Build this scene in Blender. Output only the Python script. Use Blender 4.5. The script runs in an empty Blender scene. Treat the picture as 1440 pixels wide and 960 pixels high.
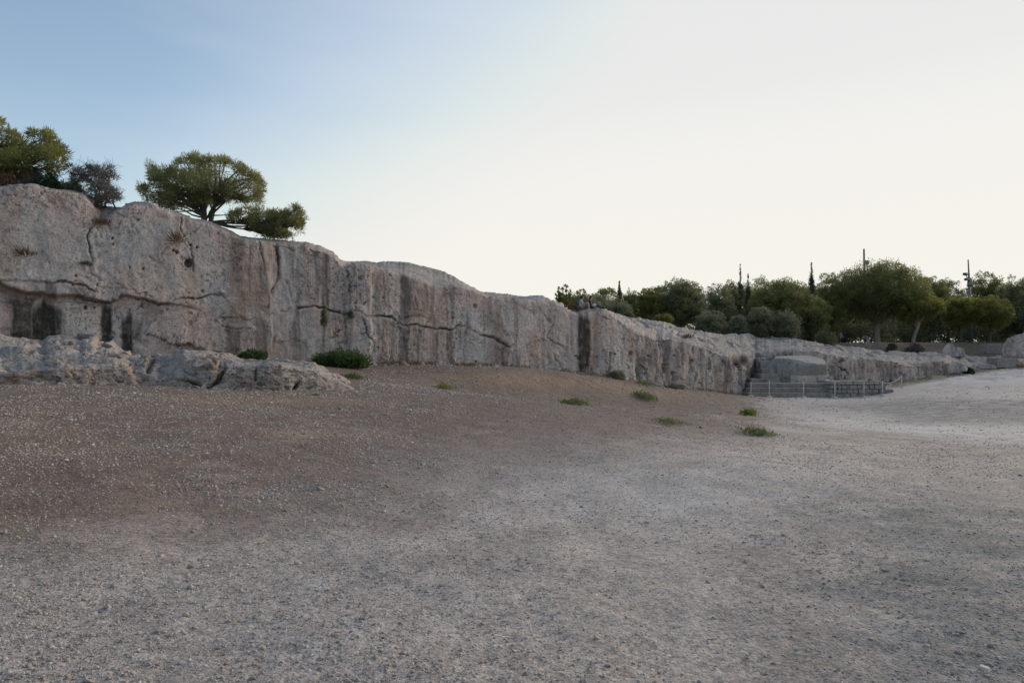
import bpy, math, random
import numpy as np

# ------------------------------------------------------------------ clear
for _c in (bpy.data.objects, bpy.data.meshes, bpy.data.materials):
    for _o in list(_c):
        _c.remove(_o)
S = bpy.context.scene
COL = S.collection

# ------------------------------------------------------------------ camera
HZ, F, CX, EYE = 505.0, 960.0, 720.0, 1.6        # horizon row, focal length in photo pixels, centre column, eye height (m)
cam_d = bpy.data.cameras.new('camera')
cam_d.sensor_width = 36.0
cam_d.lens = 24.0
cam_d.shift_y = (HZ - 480.0) / 1440.0
cam_d.clip_start = 0.05
cam_d.clip_end = 9000.0
cam = bpy.data.objects.new('camera', cam_d)
cam.location = (0, 0, EYE)
cam.rotation_euler = (math.radians(90), 0, 0)
COL.objects.link(cam)
S.camera = cam

# ------------------------------------------------------------------ world and sun (evening, sun low to the right)
SUN_EL, SUN_AZ = 18.0, 52.0                       # azimuth: degrees clockwise from +Y
SKY_STRENGTH = 0.10
EXPOSURE = 2.0
W = bpy.data.worlds.new('World')
S.world = W
W.use_nodes = True
wn, wl = W.node_tree.nodes, W.node_tree.links
wn.clear()
w_out = wn.new('ShaderNodeOutputWorld')
w_bg = wn.new('ShaderNodeBackground')
w_sky = wn.new('ShaderNodeTexSky')
w_sky.sky_type = 'NISHITA'
w_sky.sun_disc = False
w_sky.sun_elevation = math.radians(SUN_EL)
w_sky.sun_rotation = math.radians(SUN_AZ)
w_sky.altitude = 100
w_sky.air_density = 1.0
w_sky.dust_density = 2.0
w_sky.ozone_density = 1.5
# thin high veil of cloud: direction-based, whitest towards the sun
w_tc = wn.new('ShaderNodeTexCoord')
w_dot = wn.new('ShaderNodeVectorMath'); w_dot.operation = 'DOT_PRODUCT'
_az = math.radians(30.0); _el = math.radians(5)
w_dot.inputs[1].default_value = (math.sin(_az) * math.cos(_el), math.cos(_az) * math.cos(_el), math.sin(_el))
w_map = wn.new('ShaderNodeMapping'); w_map.inputs['Scale'].default_value = (1.2, 1.2, 6.0)
w_map.inputs['Rotation'].default_value = (0.25, -0.35, 0.3)
w_noise = wn.new('ShaderNodeTexNoise'); w_noise.inputs['Scale'].default_value = 1.6; w_noise.inputs['Detail'].default_value = 6
w_ramp = wn.new('ShaderNodeValToRGB')
w_ramp.color_ramp.elements[0].position = 0.0; w_ramp.color_ramp.elements[0].color = (0, 0, 0, 1)
w_ramp.color_ramp.elements[1].position = 1.0; w_ramp.color_ramp.elements[1].color = (1, 1, 1, 1)
w_mr = wn.new('ShaderNodeMapRange'); w_mr.inputs['From Min'].default_value = 0.45; w_mr.inputs['From Max'].default_value = 1.03
w_mr.interpolation_type = 'SMOOTHSTEP'
w_mul = wn.new('ShaderNodeMath'); w_mul.operation = 'MULTIPLY_ADD'
w_mul.inputs[1].default_value = 0.55
w_add = wn.new('ShaderNodeMath'); w_add.operation = 'ADD'; w_add.use_clamp = True
w_mix = wn.new('ShaderNodeMix'); w_mix.data_type = 'RGBA'
# the veil turns cream towards the horizon
w_sep = wn.new('ShaderNodeSeparateXYZ')
w_hor = wn.new('ShaderNodeMapRange'); w_hor.interpolation_type = 'SMOOTHSTEP'
w_hor.inputs['From Min'].default_value = 0.0; w_hor.inputs['From Max'].default_value = 0.40
w_vc = wn.new('ShaderNodeMix'); w_vc.data_type = 'RGBA'
w_vc.inputs['A'].default_value = (2.34, 2.25, 2.06, 1)
w_vc.inputs['B'].default_value = (2.21, 2.20, 2.14, 1)
wl.new(w_tc.outputs['Generated'], w_sep.inputs[0]); wl.new(w_sep.outputs['Z'], w_hor.inputs['Value'])
wl.new(w_hor.outputs[0], w_vc.inputs['Factor']); wl.new(w_vc.outputs['Result'], w_mix.inputs['B'])
wl.new(w_tc.outputs['Generated'], w_dot.inputs[0])
wl.new(w_tc.outputs['Generated'], w_map.inputs['Vector'])
wl.new(w_map.outputs[0], w_noise.inputs['Vector'])
wl.new(w_dot.outputs['Value'], w_mr.inputs['Value'])
wl.new(w_noise.outputs['Fac'], w_mul.inputs[0])
w_mul.inputs[2].default_value = -0.26
# and thickens towards the horizon on the sunny side
def _mr(src, a, b, c, d):
    n = wn.new('ShaderNodeMapRange'); n.interpolation_type = 'SMOOTHSTEP'
    for k, v in zip(('From Min', 'From Max', 'To Min', 'To Max'), (a, b, c, d)): n.inputs[k].default_value = v
    wl.new(src, n.inputs['Value']); return n.outputs[0]
w_low = wn.new('ShaderNodeMath'); w_low.operation = 'MULTIPLY'
wl.new(_mr(w_sep.outputs['Z'], 0.08, 0.38, 0.36, 0.0), w_low.inputs[0]); wl.new(_mr(w_dot.outputs['Value'], 0.3, 0.7, 0.0, 1.0), w_low.inputs[1])
w_sum = wn.new('ShaderNodeMath'); w_sum.operation = 'ADD'
w_high = wn.new('ShaderNodeMath'); w_high.operation = 'MULTIPLY'
wl.new(w_mr.outputs[0], w_high.inputs[0]); wl.new(_mr(w_sep.outputs['Z'], 0.22, 0.46, 1.0, 0.55), w_high.inputs[1])
wl.new(w_high.outputs[0], w_sum.inputs[0]); wl.new(w_low.outputs[0], w_sum.inputs[1])
w_sum.use_clamp = True
w_inv = wn.new('ShaderNodeMath'); w_inv.operation = 'MULTIPLY_ADD'; w_inv.inputs[1].default_value = -0.97; w_inv.inputs[2].default_value = 1.0
w_amp = wn.new('ShaderNodeMath'); w_amp.operation = 'MULTIPLY'
wl.new(w_sum.outputs[0], w_inv.inputs[0]); wl.new(w_inv.outputs[0], w_amp.inputs[0]); wl.new(w_mul.outputs[0], w_amp.inputs[1])
wl.new(w_sum.outputs[0], w_add.inputs[0]); wl.new(w_amp.outputs[0], w_add.inputs[1])
wl.new(w_add.outputs[0], w_mix.inputs['Factor'])
w_tint = wn.new('ShaderNodeVectorMath'); w_tint.operation = 'MULTIPLY'
w_tint.inputs[1].default_value = (0.62, 0.59, 0.535)           # evening haze dulls the blue
wl.new(w_sky.outputs[0], w_tint.inputs[0])
w_min = wn.new('ShaderNodeVectorMath'); w_min.operation = 'MINIMUM'; w_min.inputs[1].default_value = (1.80, 1.86, 1.88)
wl.new(w_tint.outputs[0], w_min.inputs[0])
wl.new(w_min.outputs[0], w_mix.inputs['A'])
wl.new(w_mix.outputs['Result'], w_bg.inputs['Color'])
w_bg.inputs['Strength'].default_value = SKY_STRENGTH
wl.new(w_bg.outputs[0], w_out.inputs[0])

sun_d = bpy.data.lights.new('sun', 'SUN')
sun_d.energy = 0.75
sun_d.angle = math.radians(40)
sun_d.color = (1.0, 0.84, 0.66)
sun = bpy.data.objects.new('sun', sun_d)
sun.rotation_euler = (math.radians(90 - SUN_EL), 0, math.radians(180 - SUN_AZ))
sun.location = (40, 30, 30)
COL.objects.link(sun)

S.view_settings.view_transform = 'Standard'
S.view_settings.look = 'None'
S.view_settings.exposure = EXPOSURE
S.view_settings.gamma = 1.0
S.view_settings.use_curve_mapping = False
S.render.engine = 'CYCLES'
S.cycles.max_bounces = 5
S.cycles.diffuse_bounces = 3
S.cycles.transparent_max_bounces = 8

# ------------------------------------------------------------------ small maths
def P(px, py, D):
    px, py, D = np.broadcast_arrays(np.asarray(px, float), np.asarray(py, float), np.asarray(D, float))
    return np.stack([(px - CX) / F * D, D, EYE + (HZ - py) / F * D], -1)

def sstep(a, b, x):
    t = np.clip((x - a) / (b - a), 0, 1)
    return t * t * (3 - 2 * t)

_prm = np.random.default_rng(7).permutation(256)
_prm = np.concatenate([_prm, _prm]).astype(np.int64)
_g3 = np.random.default_rng(8).normal(size=(256, 3)); _g3 /= np.linalg.norm(_g3, axis=1)[:, None]

def perlin(p):
    p = np.asarray(p, float)
    i = np.floor(p).astype(np.int64); f = p - i; i &= 255
    u = f * f * f * (f * (f * 6 - 15) + 10)
    out = 0
    for dx in (0, 1):
        for dy in (0, 1):
            for dz in (0, 1):
                h = _prm[_prm[_prm[(i[..., 0] + dx) & 255] + ((i[..., 1] + dy) & 255)] + ((i[..., 2] + dz) & 255)]
                g = _g3[h]
                d = g[..., 0] * (f[..., 0] - dx) + g[..., 1] * (f[..., 1] - dy) + g[..., 2] * (f[..., 2] - dz)
                w = (u[..., 0] if dx else 1 - u[..., 0]) * (u[..., 1] if dy else 1 - u[..., 1]) * (u[..., 2] if dz else 1 - u[..., 2])
                out = out + w * d
    return out * 1.6

def fbm(p, scale=1.0, octs=4, gain=0.5, off=0.0, ridged=False):
    p = np.asarray(p, float) * np.asarray(scale, float) + off
    s, a, t = 0, 1.0, 0
    for _ in range(octs):
        n = perlin(p)
        if ridged:
            n = 1 - 2 * np.abs(n)
        s = s + a * n; t += a
        a *= gain; p = p * 2.03 + 17.3
    return s / t

def mesh_np(name, verts, faces, mat, parent=None, smooth=True, attrs=None, mats=None, mat_idx=None):
    verts = np.asarray(verts, np.float32).reshape(-1, 3)
    faces = [faces] if isinstance(faces, np.ndarray) else faces
    me = bpy.data.meshes.new(name)
    me.vertices.add(len(verts)); me.vertices.foreach_set('co', verts.ravel())
    loops = np.concatenate([f.ravel() for f in faces]).astype(np.int32)
    tot = np.concatenate([np.full(len(f), f.shape[1]) for f in faces]).astype(np.int32)
    start = np.concatenate([[0], np.cumsum(tot)[:-1]]).astype(np.int32)
    me.loops.add(len(loops)); me.loops.foreach_set('vertex_index', loops)
    me.polygons.add(len(tot)); me.polygons.foreach_set('loop_start', start); me.polygons.foreach_set('loop_total', tot)
    if smooth:
        me.polygons.foreach_set('use_smooth', np.ones(len(tot), bool))
    for k, v in (attrs or {}).items():
        a = me.attributes.new(k, 'FLOAT', 'POINT'); a.data.foreach_set('value', np.asarray(v, np.float32).ravel())
    for m in (mats or [mat]):
        me.materials.append(m)
    if mat_idx is not None:
        me.polygons.foreach_set('material_index', np.asarray(mat_idx, np.int32))
    me.update(calc_edges=True)
    o = bpy.data.objects.new(name, me)
    COL.objects.link(o)
    if parent is not None:
        o.parent = parent
    return o

def tag(o, label=None, cat=None, group=None, kind=None):
    if label: o['label'] = label
    if cat: o['category'] = cat
    if group: o['group'] = group
    if kind: o['kind'] = kind
    return o

def thing(name, label, cat, loc, group=None, rz=0.0):
    o = bpy.data.objects.new(name, None)
    o.empty_display_size = 0.3
    o.location = [float(v) for v in loc]; o.rotation_euler = (0, 0, rz)
    COL.objects.link(o)
    return tag(o, label, cat, group)

def grid_faces(nr, nc, flip=False):
    r, c = np.meshgrid(np.arange(nr - 1), np.arange(nc - 1), indexing='ij')
    a = (r * nc + c).ravel()
    q = np.stack([a, a + 1, a + nc + 1, a + nc], -1)
    return q[:, ::-1] if flip else q

class Geo:
    """collects pieces of one mesh"""
    def __init__(s): s.v, s.q, s.t, s.n, s.a = [], [], [], 0, []
    def add(s, v, q=None, t=None, a=0.5):
        v = np.asarray(v, float).reshape(-1, 3)
        if q is not None and len(q): s.q.append(np.asarray(q) + s.n)
        if t is not None and len(t): s.t.append(np.asarray(t) + s.n)
        s.v.append(v); s.n += len(v)
        s.a.append(np.broadcast_to(np.asarray(a, float), (len(v),)))
    def tube(s, pts, rad, sides=6, a=0.5, cap=True):
        pts = np.asarray(pts, float); n = len(pts)
        rad = np.broadcast_to(np.asarray(rad, float), (n,))
        t = np.gradient(pts, axis=0); t /= np.linalg.norm(t, axis=1)[:, None] + 1e-9
        up = np.array([0, 0, 1.0]) if abs(t[0, 2]) < 0.9 else np.array([1.0, 0, 0])
        x = np.cross(t, up); x /= np.linalg.norm(x, axis=1)[:, None] + 1e-9
        y = np.cross(t, x)
        an = np.arange(sides) / sides * 2 * math.pi
        v = pts[:, None] + rad[:, None, None] * (np.cos(an)[None, :, None] * x[:, None] + np.sin(an)[None, :, None] * y[:, None])
        i, j = np.meshgrid(np.arange(n - 1), np.arange(sides), indexing='ij')
        j2 = (j + 1) % sides
        q = np.stack([i * sides + j, i * sides + j2, (i + 1) * sides + j2, (i + 1) * sides + j], -1).reshape(-1, 4)
        v = v.reshape(-1, 3); tt = None
        if cap:
            v = np.vstack([v, pts[0], pts[-1]])
            k = np.arange(sides); k2 = (k + 1) % sides
            tt = np.vstack([np.stack([k2, k, np.full(sides, n * sides)], -1),
                            np.stack([(n - 1) * sides + k, (n - 1) * sides + k2, np.full(sides, n * sides + 1)], -1)])
        s.add(v, q, tt, a)
    def box(s, c, d, rz=0.0, a=0.5):
        x, y, z = np.array(d) / 2
        v = np.array([[i, j, k] for i in (-x, x) for j in (-y, y) for k in (-z, z)])
        cs, sn = math.cos(rz), math.sin(rz)
        v = np.stack([v[:, 0] * cs - v[:, 1] * sn, v[:, 0] * sn + v[:, 1] * cs, v[:, 2]], -1) + np.array(c)
        q = np.array([[0, 1, 3, 2], [4, 6, 7, 5], [0, 4, 5, 1], [2, 3, 7, 6], [0, 2, 6, 4], [1, 5, 7, 3]])
        s.add(v, q, None, a)
    def build(s, name, mat, parent=None, smooth=True, attr='tint'):
        f = []
        if s.q: f.append(np.concatenate(s.q))
        if s.t: f.append(np.concatenate(s.t))
        return mesh_np(name, np.concatenate(s.v), f, mat, parent, smooth, {attr: np.concatenate(s.a)})

# ------------------------------------------------------------------ materials
class NB:
    def __init__(s, name):
        s.m = bpy.data.materials.new(name); s.m.use_nodes = True
        s.n, s.l = s.m.node_tree.nodes, s.m.node_tree.links
        s.n.clear()
        s.out = s.n.new('ShaderNodeOutputMaterial')
        s.p = s.n.new('ShaderNodeBsdfPrincipled')
        s.l.new(s.p.outputs[0], s.out.inputs[0])
        s.p.inputs['Roughness'].default_value = 0.9
        s.p.inputs['Specular IOR Level'].default_value = 0.2
        s.tc = s.n.new('ShaderNodeTexCoord').outputs['Object']
    def mapping(s, sc, rot=(0, 0, 0)):
        m = s.n.new('ShaderNodeMapping'); m.inputs['Scale'].default_value = sc; m.inputs['Rotation'].default_value = rot
        s.l.new(s.tc, m.inputs['Vector']); return m.outputs[0]
    def noise(s, scale, detail=4, rough=0.55, vec=None, dist=0.0, out='Fac'):
        n = s.n.new('ShaderNodeTexNoise'); n.inputs['Scale'].default_value = scale; n.inputs['Detail'].default_value = detail
        n.inputs['Roughness'].default_value = rough; n.inputs['Distortion'].default_value = dist
        s.l.new(vec or s.tc, n.inputs['Vector']); return n.outputs[out]
    def voro(s, scale, vec=None, out='Distance', feature='F1'):
        n = s.n.new('ShaderNodeTexVoronoi'); n.feature = feature; n.inputs['Scale'].default_value = scale
        s.l.new(vec or s.tc, n.inputs['Vector']); return n.outputs[out]
    def rng(s, v, a, b, c=0.0, d=1.0, smooth=False):
        n = s.n.new('ShaderNodeMapRange'); n.inputs['From Min'].default_value = a; n.inputs['From Max'].default_value = b
        n.inputs['To Min'].default_value = c; n.inputs['To Max'].default_value = d
        if smooth: n.interpolation_type = 'SMOOTHSTEP'
        s.l.new(v, n.inputs['Value']); return n.outputs[0]
    def math(s, op, a, b=None, clamp=False):
        n = s.n.new('ShaderNodeMath'); n.operation = op; n.use_clamp = clamp
        for i, v in enumerate((a, b)):
            if v is None: continue
            if isinstance(v, (int, float)): n.inputs[i].default_value = v
            else: s.l.new(v, n.inputs[i])
        return n.outputs[0]
    def mix(s, f, a, b, mode='MIX'):
        n = s.n.new('ShaderNodeMix'); n.data_type = 'RGBA'; n.blend_type = mode
        for k, v in (('Factor', f), ('A', a), ('B', b)):
            i = n.inputs[0] if k == 'Factor' else (n.inputs[6] if k == 'A' else n.inputs[7])
            if isinstance(v, (int, float)): i.default_value = v
            elif isinstance(v, tuple): i.default_value = (*v, 1)
            else: s.l.new(v, i)
        return n.outputs[2]
    def val(s, v, c):            # scale a colour by a value
        n = s.n.new('ShaderNodeVectorMath'); n.operation = 'SCALE'
        if isinstance(c, tuple): n.inputs[0].default_value = c
        else: s.l.new(c, n.inputs[0])
        if isinstance(v, (int, float)): n.inputs['Scale'].default_value = v
        else: s.l.new(v, n.inputs['Scale'])
        return n.outputs[0]
    def attr(s, name):
        n = s.n.new('ShaderNodeAttribute'); n.attribute_name = name; return n.outputs['Fac']
    def normz(s):
        g = s.n.new('ShaderNodeNewGeometry'); x = s.n.new('ShaderNodeSeparateXYZ')
        s.l.new(g.outputs['True Normal'], x.inputs[0]); return x.outputs['Z']
    def color(s, c):
        if isinstance(c, tuple): s.p.inputs['Base Color'].default_value = (*c, 1)
        else: s.l.new(c, s.p.inputs['Base Color'])
    def bump(s, h, dist=0.02, strength=1.0, prev=None):
        b = s.n.new('ShaderNodeBump'); b.inputs['Distance'].default_value = dist; b.inputs['Strength'].default_value = strength
        s.l.new(h, b.inputs['Height'])
        if prev is not None: s.l.new(prev, b.inputs['Normal'])
        s.l.new(b.outputs[0], s.p.inputs['Normal']); return b.outputs[0]

def rock_material(name, warm, grey, top, scale=1.0, streaks=True, pits=0.5):
    b = NB(name)
    c = b.mix(b.rng(b.noise(0.35 * scale, 5, 0.6), 0.38, 0.62, smooth=True), warm, grey)
    c = b.mix(b.rng(b.noise(2.2 * scale, 6, 0.65), 0.45, 0.7), c, b.val(1.18, c))
    if streaks:
        sk = b.attr('streak')
        st = b.noise(1.0, 4, 0.6, vec=b.mapping((1.5, 1.5, 0.09)))
        c = b.mix(b.math('MULTIPLY', sk, b.rng(st, 0.51, 0.65, 0, 0.68, True)), c, (0.185, 0.150, 0.130))
        st2 = b.noise(1.0, 5, 0.65, vec=b.mapping((3.4, 3.4, 0.22)))
        c = b.mix(b.math('MULTIPLY', sk, b.rng(st2, 0.53, 0.66, 0, 0.62, True)), c, (0.125, 0.112, 0.102))
        st3 = b.noise(1.0, 3, 0.6, vec=b.mapping((0.8, 0.8, 0.14)))
        c = b.mix(b.rng(st3, 0.52, 0.66, 0, 0.55, True), c, (0.35, 0.255, 0.215))
    c = b.mix(b.rng(b.normz(), 0.30, 0.75, 0, 0.85, True), c, b.mix(b.rng(b.noise(1.7 * scale, 8, 0.7), 0.35, 0.65), top, b.val(0.62, top)))
    br = b.noise(0.9, 4, 0.6)
    c = b.mix(b.math('MULTIPLY', b.attr('rust'), b.rng(br, 0.3, 0.6, 0.4, 1)), c, (0.20, 0.135, 0.098))
    c = b.mix(b.math('MULTIPLY', b.attr('dark'), b.math('MULTIPLY', b.rng(b.noise(3.0, 7, 0.75), 0.30, 0.50, 0.62, 1.0), b.rng(b.noise(1.0, 5, 0.7, vec=b.mapping((6, 6, 0.5))), 0.28, 0.46, 0.70, 1.0))), c, (0.036, 0.034, 0.030))
    c = b.mix(b.attr('soil'), c, (0.085, 0.055, 0.040))
    # pores: small holes in the limestone, and lighter crust between them
    zone = b.rng(b.noise(0.45 * scale, 3), 0.44, 0.64, 0.18, 1.0)
    po = b.noise(8.0 * scale, 3, 0.6)
    pit = b.math('MULTIPLY', b.rng(po, 0.565, 0.64, 0, 1, True), zone)
    po2 = b.noise(17 * scale, 3, 0.6)
    pit2 = b.math('MULTIPLY', b.rng(po2, 0.57, 0.66, 0, 1, True), b.rng(zone, 0, 1, 0.55, 1))
    crust = b.noise(4.2 * scale, 5, 0.75)
    c = b.val(b.rng(crust, 0.33, 0.68, 0.84, 1.18), c)
    c = b.mix(b.math('MULTIPLY', pit, pits), c, (0.070, 0.052, 0.044))
    c = b.mix(b.math('MULTIPLY', pit2, min(1.0, pits * 1.15)), c, (0.085, 0.066, 0.056))
    fine = b.noise(26 * scale, 4, 0.75)
    c = b.val(b.rng(fine, 0.3, 0.7, 0.70, 1.30), c)
    b.color(c)
    h1 = b.math('SUBTRACT', b.math('ADD', crust, b.math('MULTIPLY', fine, 0.35)), b.math('ADD', b.math('MULTIPLY', pit, 0.9), b.math('MULTIPLY', pit2, 0.5)))
    b.bump(h1, 0.065, 0.7)
    return b.m

M = {}
M['cliff'] = rock_material('cliff limestone', (0.530, 0.410, 0.362), (0.490, 0.440, 0.412), (0.375, 0.345, 0.325), pits=0.55)
M['ledge'] = rock_material('weathered limestone', (0.31, 0.245, 0.205), (0.28, 0.255, 0.235), (0.385, 0.355, 0.335), scale=1.2, streaks=False, pits=0.9)
M['bema'] = rock_material('dark carved limestone', (0.25, 0.222, 0.20), (0.30, 0.28, 0.262), (0.42, 0.39, 0.37), scale=1.1, pits=0.7)
M['masonry'] = rock_material('grey masonry', (0.33, 0.29, 0.255), (0.27, 0.26, 0.245), (0.38, 0.36, 0.34), scale=1.8, streaks=False, pits=0.9)

def ground_material():
    b = NB('gravelly ground')
    fine = b.noise(70, 3, 0.7); mid = b.noise(16, 5, 0.7); big = b.noise(0.45, 5, 0.6); patch = b.noise(1.3, 5, 0.65)
    vc = b.n.new('ShaderNodeTexVoronoi'); vc.inputs['Scale'].default_value = 42; b.l.new(b.tc, vc.inputs['Vector'])
    vs = b.n.new('ShaderNodeSeparateColor'); b.l.new(vc.outputs['Color'], vs.inputs[0])
    grain = vs.outputs[0]
    grey = b.mix(b.rng(big, 0.38, 0.62), (0.345, 0.306, 0.281), (0.396, 0.338, 0.300))
    brown = b.mix(b.rng(patch, 0.35, 0.65), (0.122, 0.086, 0.070), (0.190, 0.140, 0.115))
    f = b.math('ADD', b.attr('brown'), b.rng(patch, 0.3, 0.7, -0.42, 0.42), True)
    c = b.mix(f, grey, brown)
    c = b.mix(b.math('MULTIPLY', b.attr('dry'), b.rng(mid, 0.3, 0.6)), c, (0.30, 0.205, 0.135))
    pale = b.mix(b.rng(patch, 0.35, 0.65), (0.56, 0.54, 0.53), (0.44, 0.42, 0.41))
    c = b.mix(b.math('MULTIPLY', b.attr('pale'), b.rng(patch, 0.2, 0.55, 0.6, 1.0)), c, pale)
    c = b.mix(b.math('MULTIPLY', b.attr('bare'), b.rng(b.noise(1.2, 6, 0.7, vec=b.mapping((1, 2.2, 1))), 0.30, 0.55)), c, (0.205, 0.20, 0.195))
    c = b.mix(b.math('MULTIPLY', b.attr('grass'), b.rng(mid, 0.35, 0.6)), c, (0.13, 0.125, 0.055))
    soft = b.math('SUBTRACT', 1.0, b.math('MULTIPLY', b.attr('pale'), 0.6))
    sp = b.math('ADD', b.rng(grain, 0, 1, -0.30, 0.30), b.rng(fine, 0.25, 0.75, -0.26, 0.26))
    sp = b.math('ADD', b.math('MULTIPLY', sp, soft), b.rng(mid, 0.3, 0.7, 0.82, 1.2))
    c = b.val(sp, c)
    c = b.val(b.rng(b.noise(1.0, 7, 0.72, vec=b.mapping((1.6, 1.0, 1))), 0.3, 0.7, 0.78, 1.20), c)
    b.color(c)
    h = b.math('ADD', b.math('MULTIPLY', vc.outputs['Distance'], -0.9), b.math('ADD', b.math('MULTIPLY', grain, 0.5), fine))
    n = b.bump(mid, 0.035, 0.5)
    b.bump(h, 0.010, 0.6, n)
    return b.m
M['ground'] = ground_material()

def stone_material():
    b = NB('loose stones')
    t = b.attr('tint')
    r = b.n.new('ShaderNodeValToRGB'); b.l.new(t, r.inputs[0])
    e = r.color_ramp.elements
    e[0].position = 0.0; e[0].color = (0.20, 0.155, 0.13, 1)
    e[1].position = 1.0; e[1].color = (0.60, 0.55, 0.50, 1)
    for p, c in ((0.35, (0.31, 0.265, 0.235, 1)), (0.6, (0.385, 0.345, 0.315, 1)), (0.85, (0.46, 0.41, 0.37, 1))):
        k = e.new(p); k.color = c
    c = b.val(b.rng(b.noise(40, 3), 0.3, 0.7, 0.8, 1.2), r.outputs[0])
    b.color(c)
    return b.m
M['stones'] = stone_material()

def leaf_material(name, dark, light, transl=0.25):
    b = NB(name)
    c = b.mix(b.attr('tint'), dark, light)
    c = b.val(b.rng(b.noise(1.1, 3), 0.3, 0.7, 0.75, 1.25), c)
    b.color(c)
    b.p.inputs['Roughness'].default_value = 0.65
    t = b.n.new('ShaderNodeBsdfTranslucent'); b.l.new(c, t.inputs[0])
    m = b.n.new('ShaderNodeMixShader'); m.inputs[0].default_value = transl
    b.l.new(b.p.outputs[0], m.inputs[1]); b.l.new(t.outputs[0], m.inputs[2]); b.l.new(m.outputs[0], b.out.inputs[0])
    return b.m
M['pine'] = leaf_material('pine needles', (0.132, 0.143, 0.060), (0.313, 0.314, 0.123), 0.5)
M['pine_yellow'] = leaf_material('yellow green pine needles', (0.139, 0.147, 0.047), (0.326, 0.319, 0.092), 0.5)
M['pine_dark'] = leaf_material('dark pine needles', (0.130, 0.146, 0.088), (0.310, 0.322, 0.164), 0.48)
M['olive'] = leaf_material('olive leaves', (0.165, 0.174, 0.113), (0.312, 0.316, 0.204), 0.42)
M['cypress'] = leaf_material('cypress foliage', (0.066, 0.078, 0.057), (0.144, 0.152, 0.103), 0.3)
M['shrub'] = leaf_material('shrub leaves', (0.055, 0.085, 0.030), (0.10, 0.15, 0.05), 0.3)
M['bush_dark'] = leaf_material('dark bush leaves', (0.020, 0.045, 0.022), (0.045, 0.085, 0.040), 0.2)
M['weed'] = leaf_material('weed leaves', (0.09, 0.125, 0.045), (0.18, 0.21, 0.085), 0.3)
M['weed_bright'] = leaf_material('bright weed leaves', (0.13, 0.17, 0.035), (0.22, 0.25, 0.06), 0.3)
M['dry'] = leaf_material('dry grass', (0.14, 0.088, 0.055), (0.28, 0.19, 0.115), 0.2)
M['twig'] = leaf_material('grey twigs', (0.085, 0.075, 0.068), (0.17, 0.15, 0.135), 0.0)

def plain(name, col, rough=0.8, metal=0.0, var=0.15, sc=8.0):
    b = NB(name)
    b.color(b.val(b.rng(b.noise(sc, 4), 0.3, 0.7, 1 - var, 1 + var), col))
    b.p.inputs['Roughness'].default_value = rough; b.p.inputs['Metallic'].default_value = metal
    return b.m
def bark_material(nm='bark', k=1.0):
    b = NB(nm)
    n = b.noise(6, 6, 0.7, vec=b.mapping((3, 3, 0.6)))
    b.color(b.val(k, b.mix(b.rng(n, 0.35, 0.65), (0.055, 0.046, 0.040), (0.14, 0.122, 0.108))))
    b.bump(n, 0.03, 0.8)
    return b.m
M['bark'] = bark_material()
M['bark_pale'] = bark_material('pale bark', 2.6)
M['white_paint'] = plain('white painted metal', (0.56, 0.55, 0.54), 0.5)
M['concrete'] = plain('concrete footing', (0.46, 0.44, 0.42))
M['rope'] = plain('pale rope', (0.48, 0.46, 0.43))
M['steel'] = plain('grey galvanised steel', (0.22, 0.23, 0.24), 0.5, 0.4)
M['dark_metal'] = plain('dark lamp housing', (0.05, 0.05, 0.055), 0.5)
M['glass_grey'] = plain('lamp glass', (0.35, 0.37, 0.40), 0.2)
M['skin'] = plain('skin', (0.42, 0.26, 0.19), 0.6)
M['hair'] = plain('dark brown hair', (0.03, 0.02, 0.016), 0.6)
M['shirt_pale'] = plain('pale grey shirt', (0.42, 0.42, 0.46))
M['shorts_tan'] = plain('tan shorts', (0.27, 0.23, 0.19))
M['top_dark'] = plain('black top', (0.025, 0.026, 0.032))
M['trousers_blue'] = plain('dark blue trousers', (0.05, 0.055, 0.085))
M['shirt_lilac'] = plain('lilac grey shirt', (0.26, 0.24, 0.30))
M['shorts_blue'] = plain('light blue shorts', (0.24, 0.42, 0.58))
M['shirt_grey'] = plain('grey green vest', (0.24, 0.26, 0.25))
M['bag_pale'] = plain('pale cloth bag', (0.55, 0.53, 0.52))
M['white_lump'] = plain('white plastic', (0.80, 0.79, 0.77), 0.5)
M['red_stone'] = plain('red brown stone', (0.17, 0.075, 0.05))

# ------------------------------------------------------------------ layout traced along the rock face (photo columns -> metres)
def wall_D(px):            # depth of the cut rock face
    px = np.asarray(px, float)
    a = 1.0 / (1 / 24.0 - px / 1045.0 / 48.0)
    far = np.interp(px, [1045, 1052, 1062, 1180, 1270, 1330, 1400, 1440, 1500, 1700], [48, 49.5, 52, 52, 54, 57, 62, 66, 72, 85])
    return np.where(px < 1045, a, far)

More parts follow.
